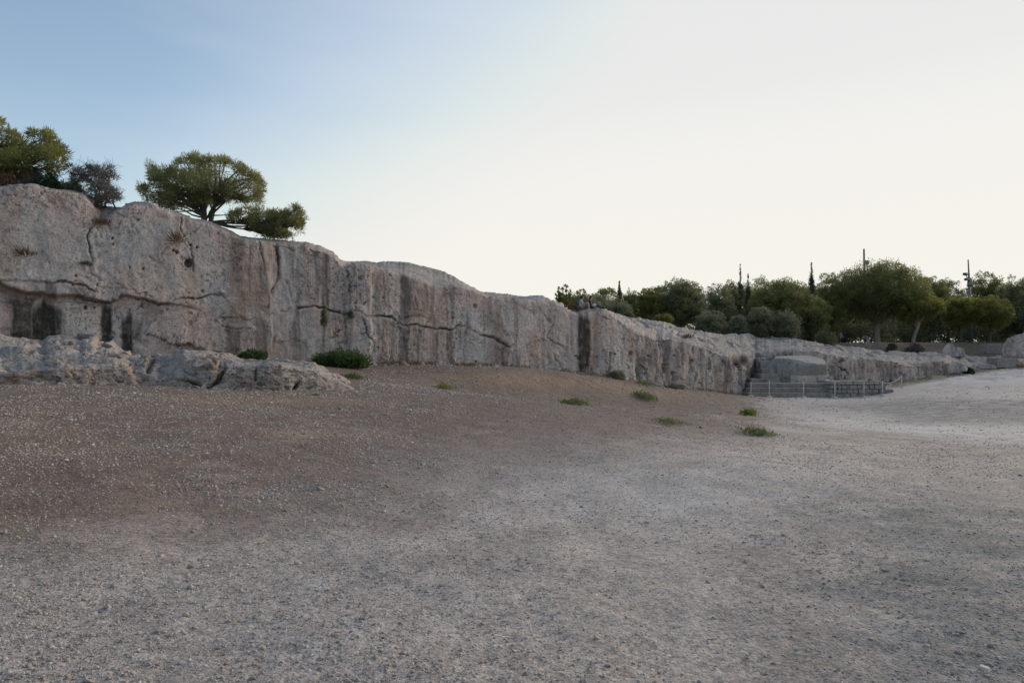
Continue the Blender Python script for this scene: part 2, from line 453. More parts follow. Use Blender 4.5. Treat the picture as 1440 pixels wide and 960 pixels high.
CREST = np.array([(-260, 270), (-120, 268), (0, 263), (47, 260), (62, 265), (67, 266), (84, 267), (100, 268), (116, 271), (122, 276), (128, 282), (134, 287), (150, 289), (172, 292), (175, 291),
    (177, 285), (188, 283), (200, 283), (212, 285), (222, 290), (231, 295), (253, 299), (269, 306), (297, 313), (319, 323), (337, 331), (359, 334), (381, 337), (406, 338), (431, 341), (450, 346), (453, 348),
    (469, 354), (478, 364), (486, 367), (497, 368), (525, 368), (553, 367), (575, 368), (600, 375), (625, 382), (644, 392), (662, 403), (678, 411), (703, 413), (725, 415), (740, 417), (755, 417), (773, 422),
    (785, 423), (792, 428), (800, 436), (813, 437), (827, 437), (840, 436), (850, 436), (857, 440), (862, 443), (887, 446), (919, 452), (950, 459), (972, 465), (991, 468), (1012, 471), (1044, 470.6), (1052, 470),
    (1075, 473), (1112, 477), (1130, 479), (1148, 482), (1155, 485), (1165, 486.5), (1212, 487), (1218, 492), (1242, 495), (1287, 495.5), (1317, 497), (1340, 500), (1357, 501), (1391, 501.5), (1440, 500), (1500, 497), (1700, 492)])
LIP = np.array([(-260, 274), (0, 268), (47, 265), (84, 272), (116, 277), (128, 290), (140, 312), (152, 308), (165, 300), (177, 293), (212, 291), (253, 305), (297, 319), (337, 336), (381, 341), (431, 346), (453, 353), (469, 360),
    (478, 372), (486, 378), (497, 376), (525, 379), (569, 387), (590, 395), (609, 403), (650, 404), (678, 415), (694, 420), (740, 424), (781, 427), (795, 435), (813, 443), (830, 440), (850, 439), (860, 445), (877, 457),
    (887, 464), (900, 470), (923, 478), (932, 474), (945, 477), (962, 481), (981, 486), (1000, 492), (1012, 497), (1028, 503), (1044, 510), (1055, 505), (1066, 498), (1105, 494), (1134, 493), (1150, 494), (1165, 500),
    (1190, 506), (1230, 505), (1260, 509), (1275, 513), (1295, 514), (1312, 509), (1328, 507.5), (1336, 512), (1357, 515), (1375, 513), (1400, 507), (1440, 504), (1500, 499), (1700, 494)])
BASE = np.array([(-260, 498), (0, 500), (240, 503), (400, 508), (480, 512), (531, 512), (584, 512), (647, 515), (725, 517), (762, 521), (787, 523), (809, 526), (856, 529), (887, 535), (919, 542), (966, 546), (1012, 552),
    (1047, 557), (1060, 548), (1180, 544), (1270, 535), (1330, 529), (1360, 522), (1400, 518), (1440, 512), (1500, 505), (1700, 497)])
def tr(t, px): return np.interp(px, t[:, 0], t[:, 1])
def crest_dD(px): return np.interp(px, [-260, 0, 120, 140, 170, 178, 300, 440, 480, 500, 560, 640, 680, 740, 785, 810, 845, 862, 900, 1045, 1150, 1215, 1330, 1440, 1700],
                                   [1.6, 1.6, 1.6, 2.6, 2.6, 1.4, 1.5, 1.5, 1.8, 3.5, 4.5, 2.6, 3.0, 3.2, 2.0, 2.2, 2.2, 8, 10.5, 12, 9, 9.5, 8, 4, 4])

# ------------------------------------------------------------------ ground height
_cp = [(-300, 545, 15), (-300, 620, 8), (0, 541, 15), (100, 541, 16), (200, 542, 16.5), (300, 547, 17), (400, 550, 18), (490, 549, 19.5),
       (-200, 498, 20), (0, 501, 22.5), (240, 504, 26), (400, 508.5, 29), (480, 513, 30.6), (560, 513, 32.4), (647, 515.5, 34.3), (725, 517.5, 36.2), (787, 523, 38.2),
       (856, 529.5, 40.5), (887, 535.5, 41.6), (919, 542.5, 42.8), (966, 546.5, 44.6), (1012, 552.5, 46.5), (1047, 557.5, 47.8),
       (540, 541, 23), (560, 516.5, 30.8), (640, 516.5, 31.6), (640, 546, 27.6), (620, 553, 21), (710, 518, 32.5), (720, 548, 28.6), (720, 562, 21), (800, 525, 34.5), (800, 558, 30), (800, 574, 21), (900, 546, 37.5), (900, 567, 31.5), (900, 582, 22), (1000, 566, 35), (1000, 582, 25), (1053, 587, 24), (1067, 613, 18),
       (1130, 559, 46), (1221, 560, 45), (1180, 552, 50), (1270, 546, 49), (1350, 529, 55), (1440, 516, 62), (1600, 499, 76), (1440, 560, 36), (1440, 620, 18), (1250, 600, 24), (1150, 574, 36), (1300, 560, 40), (1440, 690, 9.3),
       (0, 620, 8.5), (0, 700, 6.2), (0, 800, 4.6), (0, 950, 3.3), (720, 580, 17.5), (720, 620, 12.5), (720, 700, 7.6), (720, 800, 5.1), (720, 950, 3.4), (900, 620, 13.5), (1100, 660, 9.6),
       (1440, 800, 5.1), (1440, 950, 3.4), (360, 600, 11.4), (360, 572, 14.4), (1900, 560, 30), (1900, 700, 8)]
_cw = [tuple(P(*c)) for c in _cp] + [(0, 0, 0), (0, -10, -.1), (-20, -6, .5), (20, -6, -.1), (-40, 8, 1.2), (40, 6, -.3), (70, 40, 0.3), (0, -40, -.3), (-50, -40, .5), (50, -40, -.3)]
_cw = np.array(_cw, float)
def _phi(r2): return 0.5 * r2 * np.log(r2 + 1e-9)
def _tps_fit(xy, z, lam=0.02):
    n = len(xy); r2 = ((xy[:, None] - xy[None]) ** 2).sum(-1)
    K = _phi(r2) + lam * n * np.eye(n) * 0.05
    Q = np.hstack([np.ones((n, 1)), xy])
    A = np.block([[K, Q], [Q.T, np.zeros((3, 3))]])
    return np.linalg.solve(A, np.concatenate([z, np.zeros(3)]))
_tw = _tps_fit(_cw[:, :2], _cw[:, 2])
def _tps(x, y):
    s = _tw[-3] + _tw[-2] * x + _tw[-1] * y
    for i in range(len(_cw)):
        s = s + _tw[i] * _phi((x - _cw[i, 0]) ** 2 + (y - _cw[i, 1]) ** 2)
    return s
def ground_z(x, y):
    x = np.asarray(x, float); y = np.asarray(y, float)
    R = np.hypot(x, y)
    k = np.minimum(1.0, 85.0 / np.maximum(R, 1e-6))
    zf = np.clip(_tps(x * k, y * k), -1.4, 3.0)
    D = np.maximum(y, 2.0); px = np.clip(CX + F * x / D, -900, 2400)
    pc = np.clip(px, -260, 1700)
    wd = wall_D(pc); t = y - wd
    cz = EYE + (HZ - tr(CREST, pc)) / F * (wd + crest_dD(pc)) - 0.9
    right = sstep(1060, 1180, px)
    w_l = sstep(1.0, 12, t); w_r = sstep(2.0, 9, t)
    zb = zf + (cz - zf) * (w_l * (1 - right) + w_r * right)
    # bank and wood floor behind the terrace
    far = 3.05 + 0.35 * np.exp(-((y - 72.5) / 1.6) ** 2)
    zb = zb + (far - zb) * sstep(66.0, 72.0, y)
    z = np.where((y > 5) & (t > 0), zb, zf)
    z = z * (1 - sstep(140, 400, R)) + 2.0 * sstep(140, 400, R)
    return z
def gpt(px, D):
    x = (px - CX) / F * D
    return np.array([x, D, float(ground_z(np.array([x]), np.array([D]))[0])])

# ------------------------------------------------------------------ ground sheet
rng = np.random.default_rng(11)
def build_ground():
    a_front = np.linspace(-52, 52, 1150)
    a_back = np.linspace(52, 308, 70)[1:-1]
    ang = np.radians(np.concatenate([a_front, a_back]))
    rad = np.concatenate([np.geomspace(0.6, 2.6, 14)[:-1], np.geomspace(2.6, 24, 300)[:-1], np.geomspace(24, 110, 150)[:-1], np.geomspace(110, 6000, 26)])
    R, A = np.meshgrid(rad, ang, indexing='ij')
    x = R * np.sin(A); y = R * np.cos(A)
    z = ground_z(x, y)
    p = np.stack([x, y, np.zeros_like(x)], -1)
    near = np.exp(-R / 30)
    rough = fbm(p, 0.35, 3) * 0.07 + fbm(p, 1.6, 4, 0.6) * 0.030 + fbm(p, 9, 3, 0.6, 3.1) * 0.008 * near
    rough = rough + fbm(p, 0.45, 4, .6, 8.8) * 0.55 * sstep(58, 66, R) * (1 - sstep(78, 84, R))
    z = z + rough * sstep(0, 1, R) * (1 - sstep(60, 110, R) * .7)
    nr, nc = x.shape
    v = np.stack([x, y, z], -1).reshape(-1, 3)
    r, c = np.meshgrid(np.arange(nr - 1), np.arange(nc), indexing='ij')
    c2 = (c + 1) % nc
    q = np.stack([r * nc + c, (r + 1) * nc + c, (r + 1) * nc + c2, r * nc + c2], -1).reshape(-1, 4)[:, ::-1]
    k = np.arange(nc); t = np.stack([k, np.full(nc, len(v)), (k + 1) % nc], -1)
    t = t[:, ::-1]
    v = np.vstack([v, [0, 0, float(ground_z(np.array([0.]), np.array([0.]))[0])]])
    # colour zones (world positions)
    X, Y = v[:, 0], v[:, 1]; D = np.maximum(Y, 0.5)
    px = CX + F * X / D; py = HZ - F * (v[:, 2] - EYE) / D
    P3 = np.stack([X, Y, 0 * X], -1)
    wob = fbm(P3, 0.18, 5, .65) * 1.6
    fr = (Y > 1)
    def blob(cx, cy, sx, sy): return np.exp(-((px - cx) / sx) ** 2 - ((py - cy) / sy) ** 2)
    # reddish earth covers the mound and the left-hand slope; its edge runs from the bema corner to the lower left
    edge = np.interp(px, [-200, 0, 250, 450, 700, 900, 1060, 1110, 1200], [800, 745, 725, 700, 668, 642, 612, 572, 520]) + wob * 45
    brown = sstep(85, -75, py - edge) * fr * (1 - sstep(-45, 55, px - 1062 - (py - 560) * .7 + wob * 42))
    brown = np.clip(brown * 0.98 + 0.35 * blob(450, 730, 260, 26) + 0.25 * blob(560, 790, 200, 25) + 0.3 * blob(870, 690, 120, 18) + 0.3 * blob(1180, 835, 150, 18), 0, 1)
    pale_e = np.interp(px, [1050, 1100, 1250, 1440, 1600], [560, 592, 606, 628, 640]) + wob * 12
    pale = sstep(10, -10, py - pale_e) * sstep(-30, 60, px - 1075 - (py - 560) * .7 + wob * 30) * (Y < wall_D(np.clip(px, -260, 1700)) - 0.5) * fr
    pale = pale * (0.45 + 0.55 * blob(1230, 606, 190, 16) + 0.35 * sstep(545, 535, py))
    pale = np.maximum(pale, 0.62 * blob(880, 690, 300, 62) * fr)
    pale = np.maximum(pale, 0.25 * blob(560, 800, 320, 90) * fr)
    bare = sstep(1190, 1300, px) * sstep(556, 568, py + wob * 8) * sstep(602, 590, py) * fr + 1.0 * sstep(980, 1330, px + wob * 60) * sstep(630, 730, py) * fr + blob(1250, 572, 120, 8) * fr  # dark bedrock streaks, plus a darker tone over the lower right foreground
    brown = np.clip(brown + .5 * blob(760, 540, 260, 22) * fr, 0, 1)  # deeper brown on the mound's front slope: its shading painted over the earth colour
    dry = (blob(700, 533, 110, 11) * 1.0 + blob(850, 540, 80, 9) * .5 + blob(430, 610, 60, 8) + blob(380, 562, 150, 8) * 0.7 + blob(20, 600, 60, 30) * 0.4 + blob(20, 740, 70, 20) * .4 + blob(960, 552, 110, 10) * 0.6) * fr
    w_d = wall_D(np.clip(px, -260, 1700))
    pathy = np.interp(px, [1240, 1260, 1300, 1347, 1440, 1600], [551, 545, 538, 528.5, 517, 503])
    grass = sstep(1235, 1262, px) * sstep(1.5, -1.5, py - pathy) * fr * 0.9 * (Y < w_d + .5)
    grass = np.maximum(grass, 0.8 * sstep(61, 64, Y) * sstep(1335, 1360, px))
    brown = np.maximum(brown, 0.9 * sstep(62, 66, Y))
    brown = np.clip(brown + 0.22 * sstep(860, 640, py + wob * 60) * fr * sstep(1050, 800, px + wob * 60), 0, 1)
    dry = np.maximum(dry, 0.7 * sstep(66, 69, Y) * sstep(1170, 1200, px) * sstep(1340, 1320, px))
    o = mesh_np('ground', v, [q, t], M['ground'], None, True, dict(brown=brown, pale=pale * (1 - grass), bare=np.clip(bare, 0, 1) * (1 - grass), dry=np.clip(dry, 0, 1), grass=np.clip(grass, 0, 1)))
    return tag(o, 'wide bare ground of grey gravel and reddish earth', None, None, 'structure')
build_ground()

# ------------------------------------------------------------------ rock face
def seg_dist(px, py, pts):
    pts = np.asarray(pts, float); best = np.full(px.shape, 1e9)
    for (ax, ay), (bx, by) in zip(pts[:-1], pts[1:]):
        dx, dy = bx - ax, by - ay
        t = np.clip(((px - ax) * dx + (py - ay) * dy) / (dx * dx + dy * dy + 1e-9), 0, 1)
        best = np.minimum(best, np.hypot(px - ax - t * dx, py - ay - t * dy))
    return best

CRACKS = [  # (points, half width in photo pixels, depth m)
 ([(140, 308), (137, 313), (132, 317), (125, 327), (122, 335), (124, 347), (126, 357), (127, 368), (125, 377), (128, 385), (137, 393), (143, 398)], 1.5, .28),
 ([(-260, 402), (-120, 398), (0, 397), (10, 395), (45, 395), (55, 398), (72, 399), (93, 397.5), (108, 401), (120, 402), (125, 407), (133, 409)], 1.6, .25),
 ([(-260, 408), (-60, 399), (0, 399), (10, 405), (25, 410), (37, 413), (58, 412.5), (70, 417.5), (80, 418), (90, 416), (110, 417), (130, 421), (145, 425), (155, 426), (165, 422), (170, 416), (183, 417.5), (197, 420), (217, 426), (223, 427.5), (240, 427.5), (253, 430), (270, 432.5), (280, 436)], 1.8, .35),
 ([(243, 424), (253, 420), (267, 419), (278, 419), (290, 417), (298, 415), (317, 418)], 1.7, .22),
 ([(137, 393), (133, 409), (128, 418), (130, 421)], 1.2, .15),
 ([(255, 305), (253, 320), (260, 335), (267, 346), (268, 357), (271, 373), (270, 382)], 1.0, .14),
 ([(250, 336), (242, 345), (234, 350), (228, 355), (226, 362)], 1.2, .16),
 ([(210, 360), (215, 367), (222, 371), (228, 368)], 1.1, .14),
 ([(365, 342), (368, 358), (372, 380), (374, 395)], 1.4, .12),
 ([(388, 340), (390, 347), (392, 363), (393, 387), (390, 395), (382, 407), (379, 418), (377, 433)], 1.7, .3),
 ([(403, 393), (407, 410), (413, 427), (416, 437), (414, 450)], 1.2, .16),
 ([(420, 432), (430, 431), (440, 430), (452, 432.5), (463, 436), (475, 438), (485, 443), (493, 440), (498, 437), (507, 440), (513, 446), (523, 445), (538, 443), (550, 446), (560, 454), (573, 457), (590, 458), (603, 460), (612, 463), (620, 460), (632, 463), (645, 458), (653, 459), (663, 464), (675, 470), (692, 474), (703, 482), (716, 488)], 1.6, .35),
 ([(394, 437), (400, 438), (408, 434)], 1.4, .2),
 ([(476, 362), (478, 366), (485, 376), (492, 387), (493, 400), (492, 417), (491, 430)], 1.5, .28),
 ([(486, 450), (487, 467), (487, 487)], 1.3, .25),
 ([(508, 450), (512, 460), (517, 473), (523, 482), (525, 488), (520, 498)], 1.7, .3),
 ([(405, 343), (410, 348), (413, 353)], 1.6, .2),
 ([(582, 418), (587, 429)], 1.0, .15),
 ([(257, 463), (254, 473), (248, 487), (245, 496)], 0.9, .14),
 ([(387, 470), (384, 482), (378, 492), (380, 503)], 1.2, .2),
 ([(281, 458), (287, 457), (295, 456)], 1.0, .14), ([(310, 461), (322, 461), (338, 462), (356, 463)], 1.0, .12),
 ([(760, 517.5), (768, 513), (778, 508)], 1.1, .2),
 ([(777, 445), (778, 455), (768, 475), (785, 483), (795, 492)], 1.0, .12), ([(779, 500), (786, 512), (792, 524)], 1.4, .12),
 ([(899, 472), (904, 485), (906, 502), (907, 517), (911, 534)], 1.2, .25),
 ([(894, 492), (900, 505), (903, 520)], 1.3, .12),
 ([(981, 512), (979, 525), (975, 538)], 1.3, .2),
 ([(1008, 493), (1014, 501), (1019, 508), (1021, 532)], 1.4, .22),
 ([(1031, 515), (1034, 521), (1037, 525)], 1.2, .15),
 ([(856, 496), (856, 510)], 1.8, .3), ([(853, 512), (853, 526)], 1.1, .2), ([(829, 508), (831, 524)], 1.5, .25), ([(807, 500), (812, 504)], 1.6, .25),
 ([(1171, 510), (1180, 515), (1188, 519), (1192, 526)], 1.8, .4), ([(1178, 508), (1186, 507), (1194, 505)], 1.6, .25),
]
PITS = [(265, 370, 6.0, .34), (268, 345, 1.8, .2), (277, 348, 1.6, .2), (243, 353, 1.6, .2), (248, 355, 2.2, .2), (158, 336, 1.6, .15), (159, 344, 1.6, .15), (201, 378, 1.8, .15), (182, 377, 1.4, .15), (106, 389, 1.6, .15),
        (668, 430, 3.0, .08), (637, 447, 1.8, .12), (886, 497, 3.2, .2), (862, 498, 1.5, .15), (938, 519, 4.5, .4), (948, 524, 3, .2), (912, 500, 2.2, .15), (949, 500, 2.0, .15), (958, 505, 1.6, .15), (974, 507, 2.4, .15), (120, 432, 2.5, .15), (133, 432, 2, .12),
        (670, 508, 1.6, .15), (1041, 508, 9, .45), (1034, 504, 6, .3)]
STAINS_TONES = [  # px0, px1, y0, y1, strength, kind
 (16, 46, 414, 500, .80, 'd'), (44, 87, 428, 500, .97, 'd'), (63, 78, 399, 416, .6, 'd'), (142, 157, 425, 500, .95, 'd'), (171, 189, 440, 505, .95, 'd'), (188, 201, 446, 480, .45, 'd'), (97, 127, 402, 416, .3, 'd'),
 (318, 337, 462, 506, .5, 'd'), (357, 375, 448, 498, .40, 'd'), (326, 344, 335, 400, .45, 'r'), (322, 346, 388, 462, .60, 'r'), (345, 376, 372, 440, .45, 'r'), (364, 371, 342, 400, .4, 'd'), (388, 395, 345, 392, .4, 'd'),
 (370, 382, 410, 436, .5, 'r'), (424, 436, 350, 420, .25, 'r'), (454, 462, 346, 440, .45, 'd'), (465, 492, 385, 430, .28, 'r'), (500, 510, 380, 432, .35, 'd'), (525, 548, 385, 440, .30, 'd'), (562, 576, 385, 452, .50, 'd'), (560, 574, 456, 514, .60, 'd'), (530, 556, 452, 512, .42, 'r'), (576, 604, 400, 455, .45, 'r'), (574, 604, 465, 514, .42, 'r'),
 (606, 612, 402, 458, .5, 'd'), (608, 616, 466, 514, .45, 'd'), (632, 638, 405, 458, .4, 'd'), (628, 638, 465, 516, .55, 'd'), (692, 703, 436, 478, .42, 'r'), (694, 706, 472, 516, .62, 'r'), (704, 709, 486, 516, .4, 'd'), (720, 727, 425, 518, .33, 'd'), (722, 730, 494, 518, .4, 'd'),
 (745, 752, 424, 445, .3, 'd'), (770, 776, 460, 520, .2, 'd'), (811, 828, 446, 530, .88, 'd'), (833, 839, 440, 530, .5, 'r'), (849, 856, 500, 530, .3, 'd'), (880, 890, 462, 535, .3, 'r'), (895, 902, 494, 536, .55, 'd'), (914, 926, 484, 516, .35, 'd'),
 (935, 943, 476, 512, .5, 'd'), (1018, 1026, 508, 552, .5, 'd'), (1030, 1052, 498, 518, .75, 'd'), (1040, 1045, 510, 548, .6, 'd'), (1049, 1072, 500, 556, .5, 'd'), (994, 1003, 500, 520, .4, 'r'), (955, 962, 500, 548, .2, 'd'),  # also darkens the alcove and the inner corner at the cliff's end
 (1072, 1110, 500, 556, .35, 'd'), (1166, 1180, 505, 545, .3, 'd'), (1205, 1216, 508, 540, .3, 'd'), (1240, 1256, 512, 536, .4, 'd'), (1296, 1328, 509, 530, .25, 'd'), (30, 60, 260, 275, .0, 'r'), (65, 100, 272, 280, .7, 'r'), (105, 120, 283, 290, .6, 'r'),
 (6, 20, 404, 425, .6, 'r'), (12, 20, 425, 470, .5, 'r'), (108, 122, 424, 436, .5, 'r'), (200, 222, 424, 446, .6, 'r'), (252, 262, 304, 322, .5, 'r'), (244, 258, 330, 348, .5, 'r'), (130, 146, 288, 318, .5, 'r')]

def profile_grid(px, ctrl, rows, smooth=0):
    """ctrl: list of (D array, y array) per column; rows: cells between successive control points"""
    pts = [P(px, y, D) for D, y in ctrl]
    out = []
    for j, n in enumerate(rows):
        t = np.linspace(0, 1, n + 1)[(1 if j else 0):]
        out.append(pts[j][None] * (1 - t)[:, None, None] + pts[j + 1][None] * t[:, None, None])
    g = np.concatenate(out, 0)
    for _ in range(smooth):
        g[1:-1] = 0.25 * g[:-2] + 0.5 * g[1:-1] + 0.25 * g[2:]
    return g
def grid_normals(g):
    a = np.gradient(g, axis=1); b = np.gradient(g, axis=0)
    n = np.cross(a, b); n /= np.linalg.norm(n, axis=-1)[..., None] + 1e-9
    return n
def photo_xy(g):
    return CX + F * g[..., 0] / g[..., 1], HZ - F * (g[..., 2] - EYE) / g[..., 1]

def build_cliff():
    px = np.concatenate([np.arange(-260, -20, 3.0), np.arange(-20, 1062, 1.15), np.arange(1062, 1500, 1.3), np.arange(1500, 1700, 6)])
    wd = wall_D(px); cy, ly, by = tr(CREST, px), tr(LIP, px), tr(BASE, px)
    dd = crest_dD(px)
    jit = fbm(np.stack([px * .05, 0 * px, 0 * px], -1), 1, 3) * 1.2 + fbm(np.stack([px * .22, 0 * px + 5, 0 * px], -1), 1, 4, .6) * 1.6
    cyj = cy + jit; lyj = np.maximum(ly + fbm(np.stack([px * .08, 0 * px + 9, 0 * px], -1), 1, 3) * 2.0, cyj + 1.0)
    lipD = wd + 0.28
    midD = wd + 0.28 + 0.5 * dd
    midy = 0.5 * (lyj + cyj) - np.where(px < 480, 1.2, 0.6)
    zc = EYE + (HZ - cyj) / F * (wd + dd)
    backD = wd + dd + np.where(px < 860, 5.0, 7.0)
    backy = HZ - F * (zc - 3.2 - EYE) / backD
    g = profile_grid(px, [(wd - 0.05, by + 0.9 * F / wd), (wd, by + 2), (lipD, lyj), (midD, midy), (wd + dd, cyj), (backD, backy)], [5, 170, 26, 48, 14], smooth=3)
    qx, qy = photo_xy(g)
    n = grid_normals(g)
    if n[60, 400, 1] > 0: n = -n
    row = np.arange(g.shape[0])[:, None] * np.ones((1, g.shape[1]))
    face = sstep(0, 6, row) * sstep(196, 170, row)                   # 1 on the cut face, 0 on the plateau
    shelf = sstep(178, 200, row) * sstep(262, 240, row)
    d = np.zeros(g.shape[:2])
    # broad scoops and worked surface
    d += fbm(g, (0.22, 0.22, 0.10), 3, off=2.0) * 0.22 * face
    d += fbm(g, (0.9, 0.9, 0.35), 4, 0.55, off=5.0) * 0.075 * face
    d += fbm(g, 3.2, 4, 0.6, off=9.0) * 0.04 * face
    d += (fbm(g, (1.1, 1.1, 0.8), 4, 0.6, off=51.0, ridged=True) - .25) * 0.035 * face
    rg = fbm(g, (0.35, 0.35, 2.6), 4, 0.6, off=3.3, ridged=True)
    leftw = sstep(620, 860, qx)
    d += (fbm(g, (0.35, 0.35, 1.2), 4, 0.55, off=1.0) * 0.22 + (rg - 0.2) * 0.13) * shelf * (0.35 + 0.65 * leftw)
    d += fbm(g, (1.2, 1.2, 4.0), 4, 0.62, off=4.0) * 0.08 * shelf
    stp = fbm(g, (0.25, 0.25, 0.5), 3, off=7.7) * 3 + g[..., 2] * 2.6
    sf = stp % 1.0; d += (np.where(sf < .8, sf / .8, (1 - sf) / .2) - .5) * 0.24 * shelf * leftw
    # right-hand, rougher part of the face: vertical flutes and corroded pockets
    rw = sstep(840, 930, qx) * face
    d -= np.clip(fbm(g, (1.5, 1.5, 0.35), 3, off=6.0) - 0.08, 0, 1) * 0.65 * rw
    d -= np.clip(fbm(g, (3.2, 3.2, 1.3), 4, .6, off=8.0) - 0.16, 0, 1) * 1.0 * rw
    # corrosion pitting in patches on the whole face
    zone = sstep(0.0, 0.35, fbm(g, 0.35, 3, off=12.0))
    d -= np.clip(fbm(g, 5.5, 2, off=13.0) - 0.25, 0, 1) * 0.28 * face * (0.1 + zone)
    # horizontal bedding step: the block above the long joint overhangs on the left
    jl = np.array(CRACKS[2][0]); jy = np.interp(qx, jl[:, 0], jl[:, 1])
    d += 0.16 * sstep(3, -3, qy - jy) * sstep(300, 180, qx) * face
    d -= 0.10 * sstep(0, 8, qy - jy) * sstep(130, 60, qx) * face
    d -= 0.22 * sstep(2, 0, np.abs(qy - jy - 4) - 3) * sstep(150, 110, qx) * sstep(-40, 0, qx) * (0.4 + 0.6 * sstep(0, 0.2, fbm(g, 0.8, 2, off=15.)))
    # vertical offsets between the big blocks
    for xs, am in ((382, -.10), (492, .18), (520, -.08), (690, .06), (812, .10), (842, .10), (905, -.12), (934, -.14), (944, .16), (1020, .08)):
        d += am * sstep(-2.5, 2.5, qx - xs - 4 * fbm(g, (0, 0, .6), 2, off=xs)) * face * sstep(xs + 160, xs, qx)
    soil = np.zeros_like(d)
    wv = fbm(g, 1.6, 5, .75, off=21.0) * 8.5
    wv2 = fbm(g, 1.6, 5, .75, off=27.0) * 8.5
    kf = np.clip(0.3 + face, 0, 1)
    for pts, hw, dep in CRACKS:
        a = np.array(pts); m = (qx > a[:, 0].min() - 25) & (qx < a[:, 0].max() + 25)
        if not m.any(): continue
        dist = seg_dist(qx[m] + wv[m] * .8, qy[m] + wv2[m] * .8, pts)
        var = np.clip(0.55 + 1.9 * fbm(g[m], 0.9, 4, .6, off=hw * 9 + dep), .12, 1.5)
        prof = np.exp(-(dist / (hw * 0.62 * np.clip(var, .45, 1.5))) ** 2) * np.clip(var + .1, .15, 1)
        d[m] -= dep * 0.55 * prof * kf[m]
        d[m] += 0.03 * np.exp(-((dist - hw * 3) / (hw * 2)) ** 2) * kf[m]
        soil[m] = np.maximum(soil[m], np.exp(-(dist / (hw * 0.7)) ** 2) * 0.8 * np.clip(var, .2, 1))
    # each joint parts two slightly offset blocks; many short fractures around
    for pts, hw, dep in CRACKS:
        if hw < 1.5: continue
        a = np.array(pts)
        if np.ptp(a[:, 0]) > np.ptp(a[:, 1]):
            yj = np.interp(qx, a[:, 0], a[:, 1]); k = sstep(a[0, 0] - 1, a[0, 0] + 6, qx) * sstep(a[-1, 0] + 1, a[-1, 0] - 6, qx)
            h = qy + wv2 * .8 - yj
            d += 0.055 * sstep(.6, -.6, h) * np.exp(np.minimum(h, 0) / 9) * k * face
    al = g[..., 0] * 0.82 + g[..., 1] * 0.57
    U = np.stack([al * .62 + wv * .05, g[..., 2] * .85 + wv2 * .05], -1); I = np.floor(U).astype(int)
    b1 = np.full(qx.shape, 9.); b2 = b1.copy(); cell = np.zeros(qx.shape)
    for i in (-1, 0, 1):
        for j in (-1, 0, 1):
            hx = _prm[(_prm[(I[..., 0] + i) & 255] + I[..., 1] + j) & 255]; hy = _prm[(hx + 71) & 255]
            dd_ = np.hypot(U[..., 0] - I[..., 0] - i - hx / 255., U[..., 1] - I[..., 1] - j - hy / 255.)
            nb = dd_ < b1
            b2 = np.where(nb, b1, np.minimum(b2, dd_)); cell = np.where(nb, _prm[(hy + 13) & 255] / 255. - .5, cell); b1 = np.where(nb, dd_, b1)
    low = np.clip(sstep(-4, 8, qy - jy) * sstep(330, 260, qx) + 0.6 * sstep(-3, 5, qy - np.interp(qx, [420, 523, 573, 645, 716], [432, 445, 457, 458, 488])) * sstep(410, 430, qx) * sstep(560, 520, qx) + sstep(880, 930, qx) * .8, 0, 1)
    d += cell * (0.05 + 0.13 * low) * face
    hair = np.exp(-((b2 - b1) / 0.022) ** 2) * sstep(.08, .3, fbm(g, .7, 3, off=61.)) * face
    d -= 0.06 * hair; soil = np.maximum(soil, .55 * hair)
    for x0, y0, r, dep in PITS:
        m = (np.abs(qx - x0) < r * 3) & (np.abs(qy - y0) < r * 3)
        rr = np.hypot(qx[m] - x0, qy[m] - y0) / r * (1 + 0.25 * fbm(g[m], 2.0, 2, off=x0) * (r < 5))
        d[m] -= dep * sstep(1.15, 0.75, rr)
        soil[m] = np.maximum(soil[m], 0.6 * sstep(1.2, 0.7, rr))
    # niche cut in the right part
    m = (qx > 932) & (qx < 945) & (qy > 500) & (qy < 527)
    d[m] -= 0.35 * (sstep(932.5, 934.5, qx[m]) * sstep(944.5, 942.5, qx[m]) * sstep(511, 513, qy[m]) * sstep(525, 523, qy[m]))
    dark = np.zeros_like(d); rust = np.zeros_like(d)
    ex = fbm(g, (1.6, 1.6, 0.7), 5, .65, off=31.0) * 13
    ey = fbm(g, (2.2, 2.2, 0.3), 4, .6, off=35.0) * 24
    for x0, x1, y0, y1, s, k in STAINS_TONES:
        m = (qx > x0 - 15) & (qx < x1 + 15) & (qy > y0 - 30) & (qy < y1 + 30)
        sx = np.clip((x1 - x0) * 0.14, 0.9, 3)
        w = sstep(-sx, sx, qx[m] + ex[m] * .45 - x0) * sstep(sx, -sx, qx[m] + ex[m] * .45 - x1)
        w = w * sstep(-7, 7, qy[m] + ey[m] - y0) * sstep(7, -7, qy[m] + ey[m] - y1) * min(1.0, s * 1.12)
        A = dark if k == 'd' else rust
        A[m] = np.maximum(A[m], w)
    jr = sstep(13, 2, np.abs(qy - jy - 2)) * sstep(-.12, .22, fbm(g, (1.2, 1.2, 1.8), 4, .6, off=71.)) * sstep(330, 300, qx) * face
    rust = np.maximum(rust, .5 * jr)
    rust = np.maximum(rust, .5 * sstep(.12, .38, fbm(g, (.9, .9, .6), 4, .6, off=75.)) * face * sstep(380, 330, qx) * sstep(-10, 20, qy - jy))
    dark *= face
    streak = np.clip(0.22 + 0.78 * sstep(300, 345, qx + ex * .6) - 0.45 * sstep(670, 730, qx + ex) * sstep(960, 900, qx), 0, 1)
    # brown earth lies in the hollows of the right-hand ledge
    eb = sstep(-0.05, 0.3, fbm(g, 0.9, 3, off=41.0)) * sstep(955, 985, qx) * sstep(1060, 1035, qx) * sstep(8, 1, np.abs(qy - np.interp(qx, [950, 1000, 1050], [478, 491, 505])))
    rust = np.maximum(rust, 0.8 * eb)
    v = g + n * d[..., None]
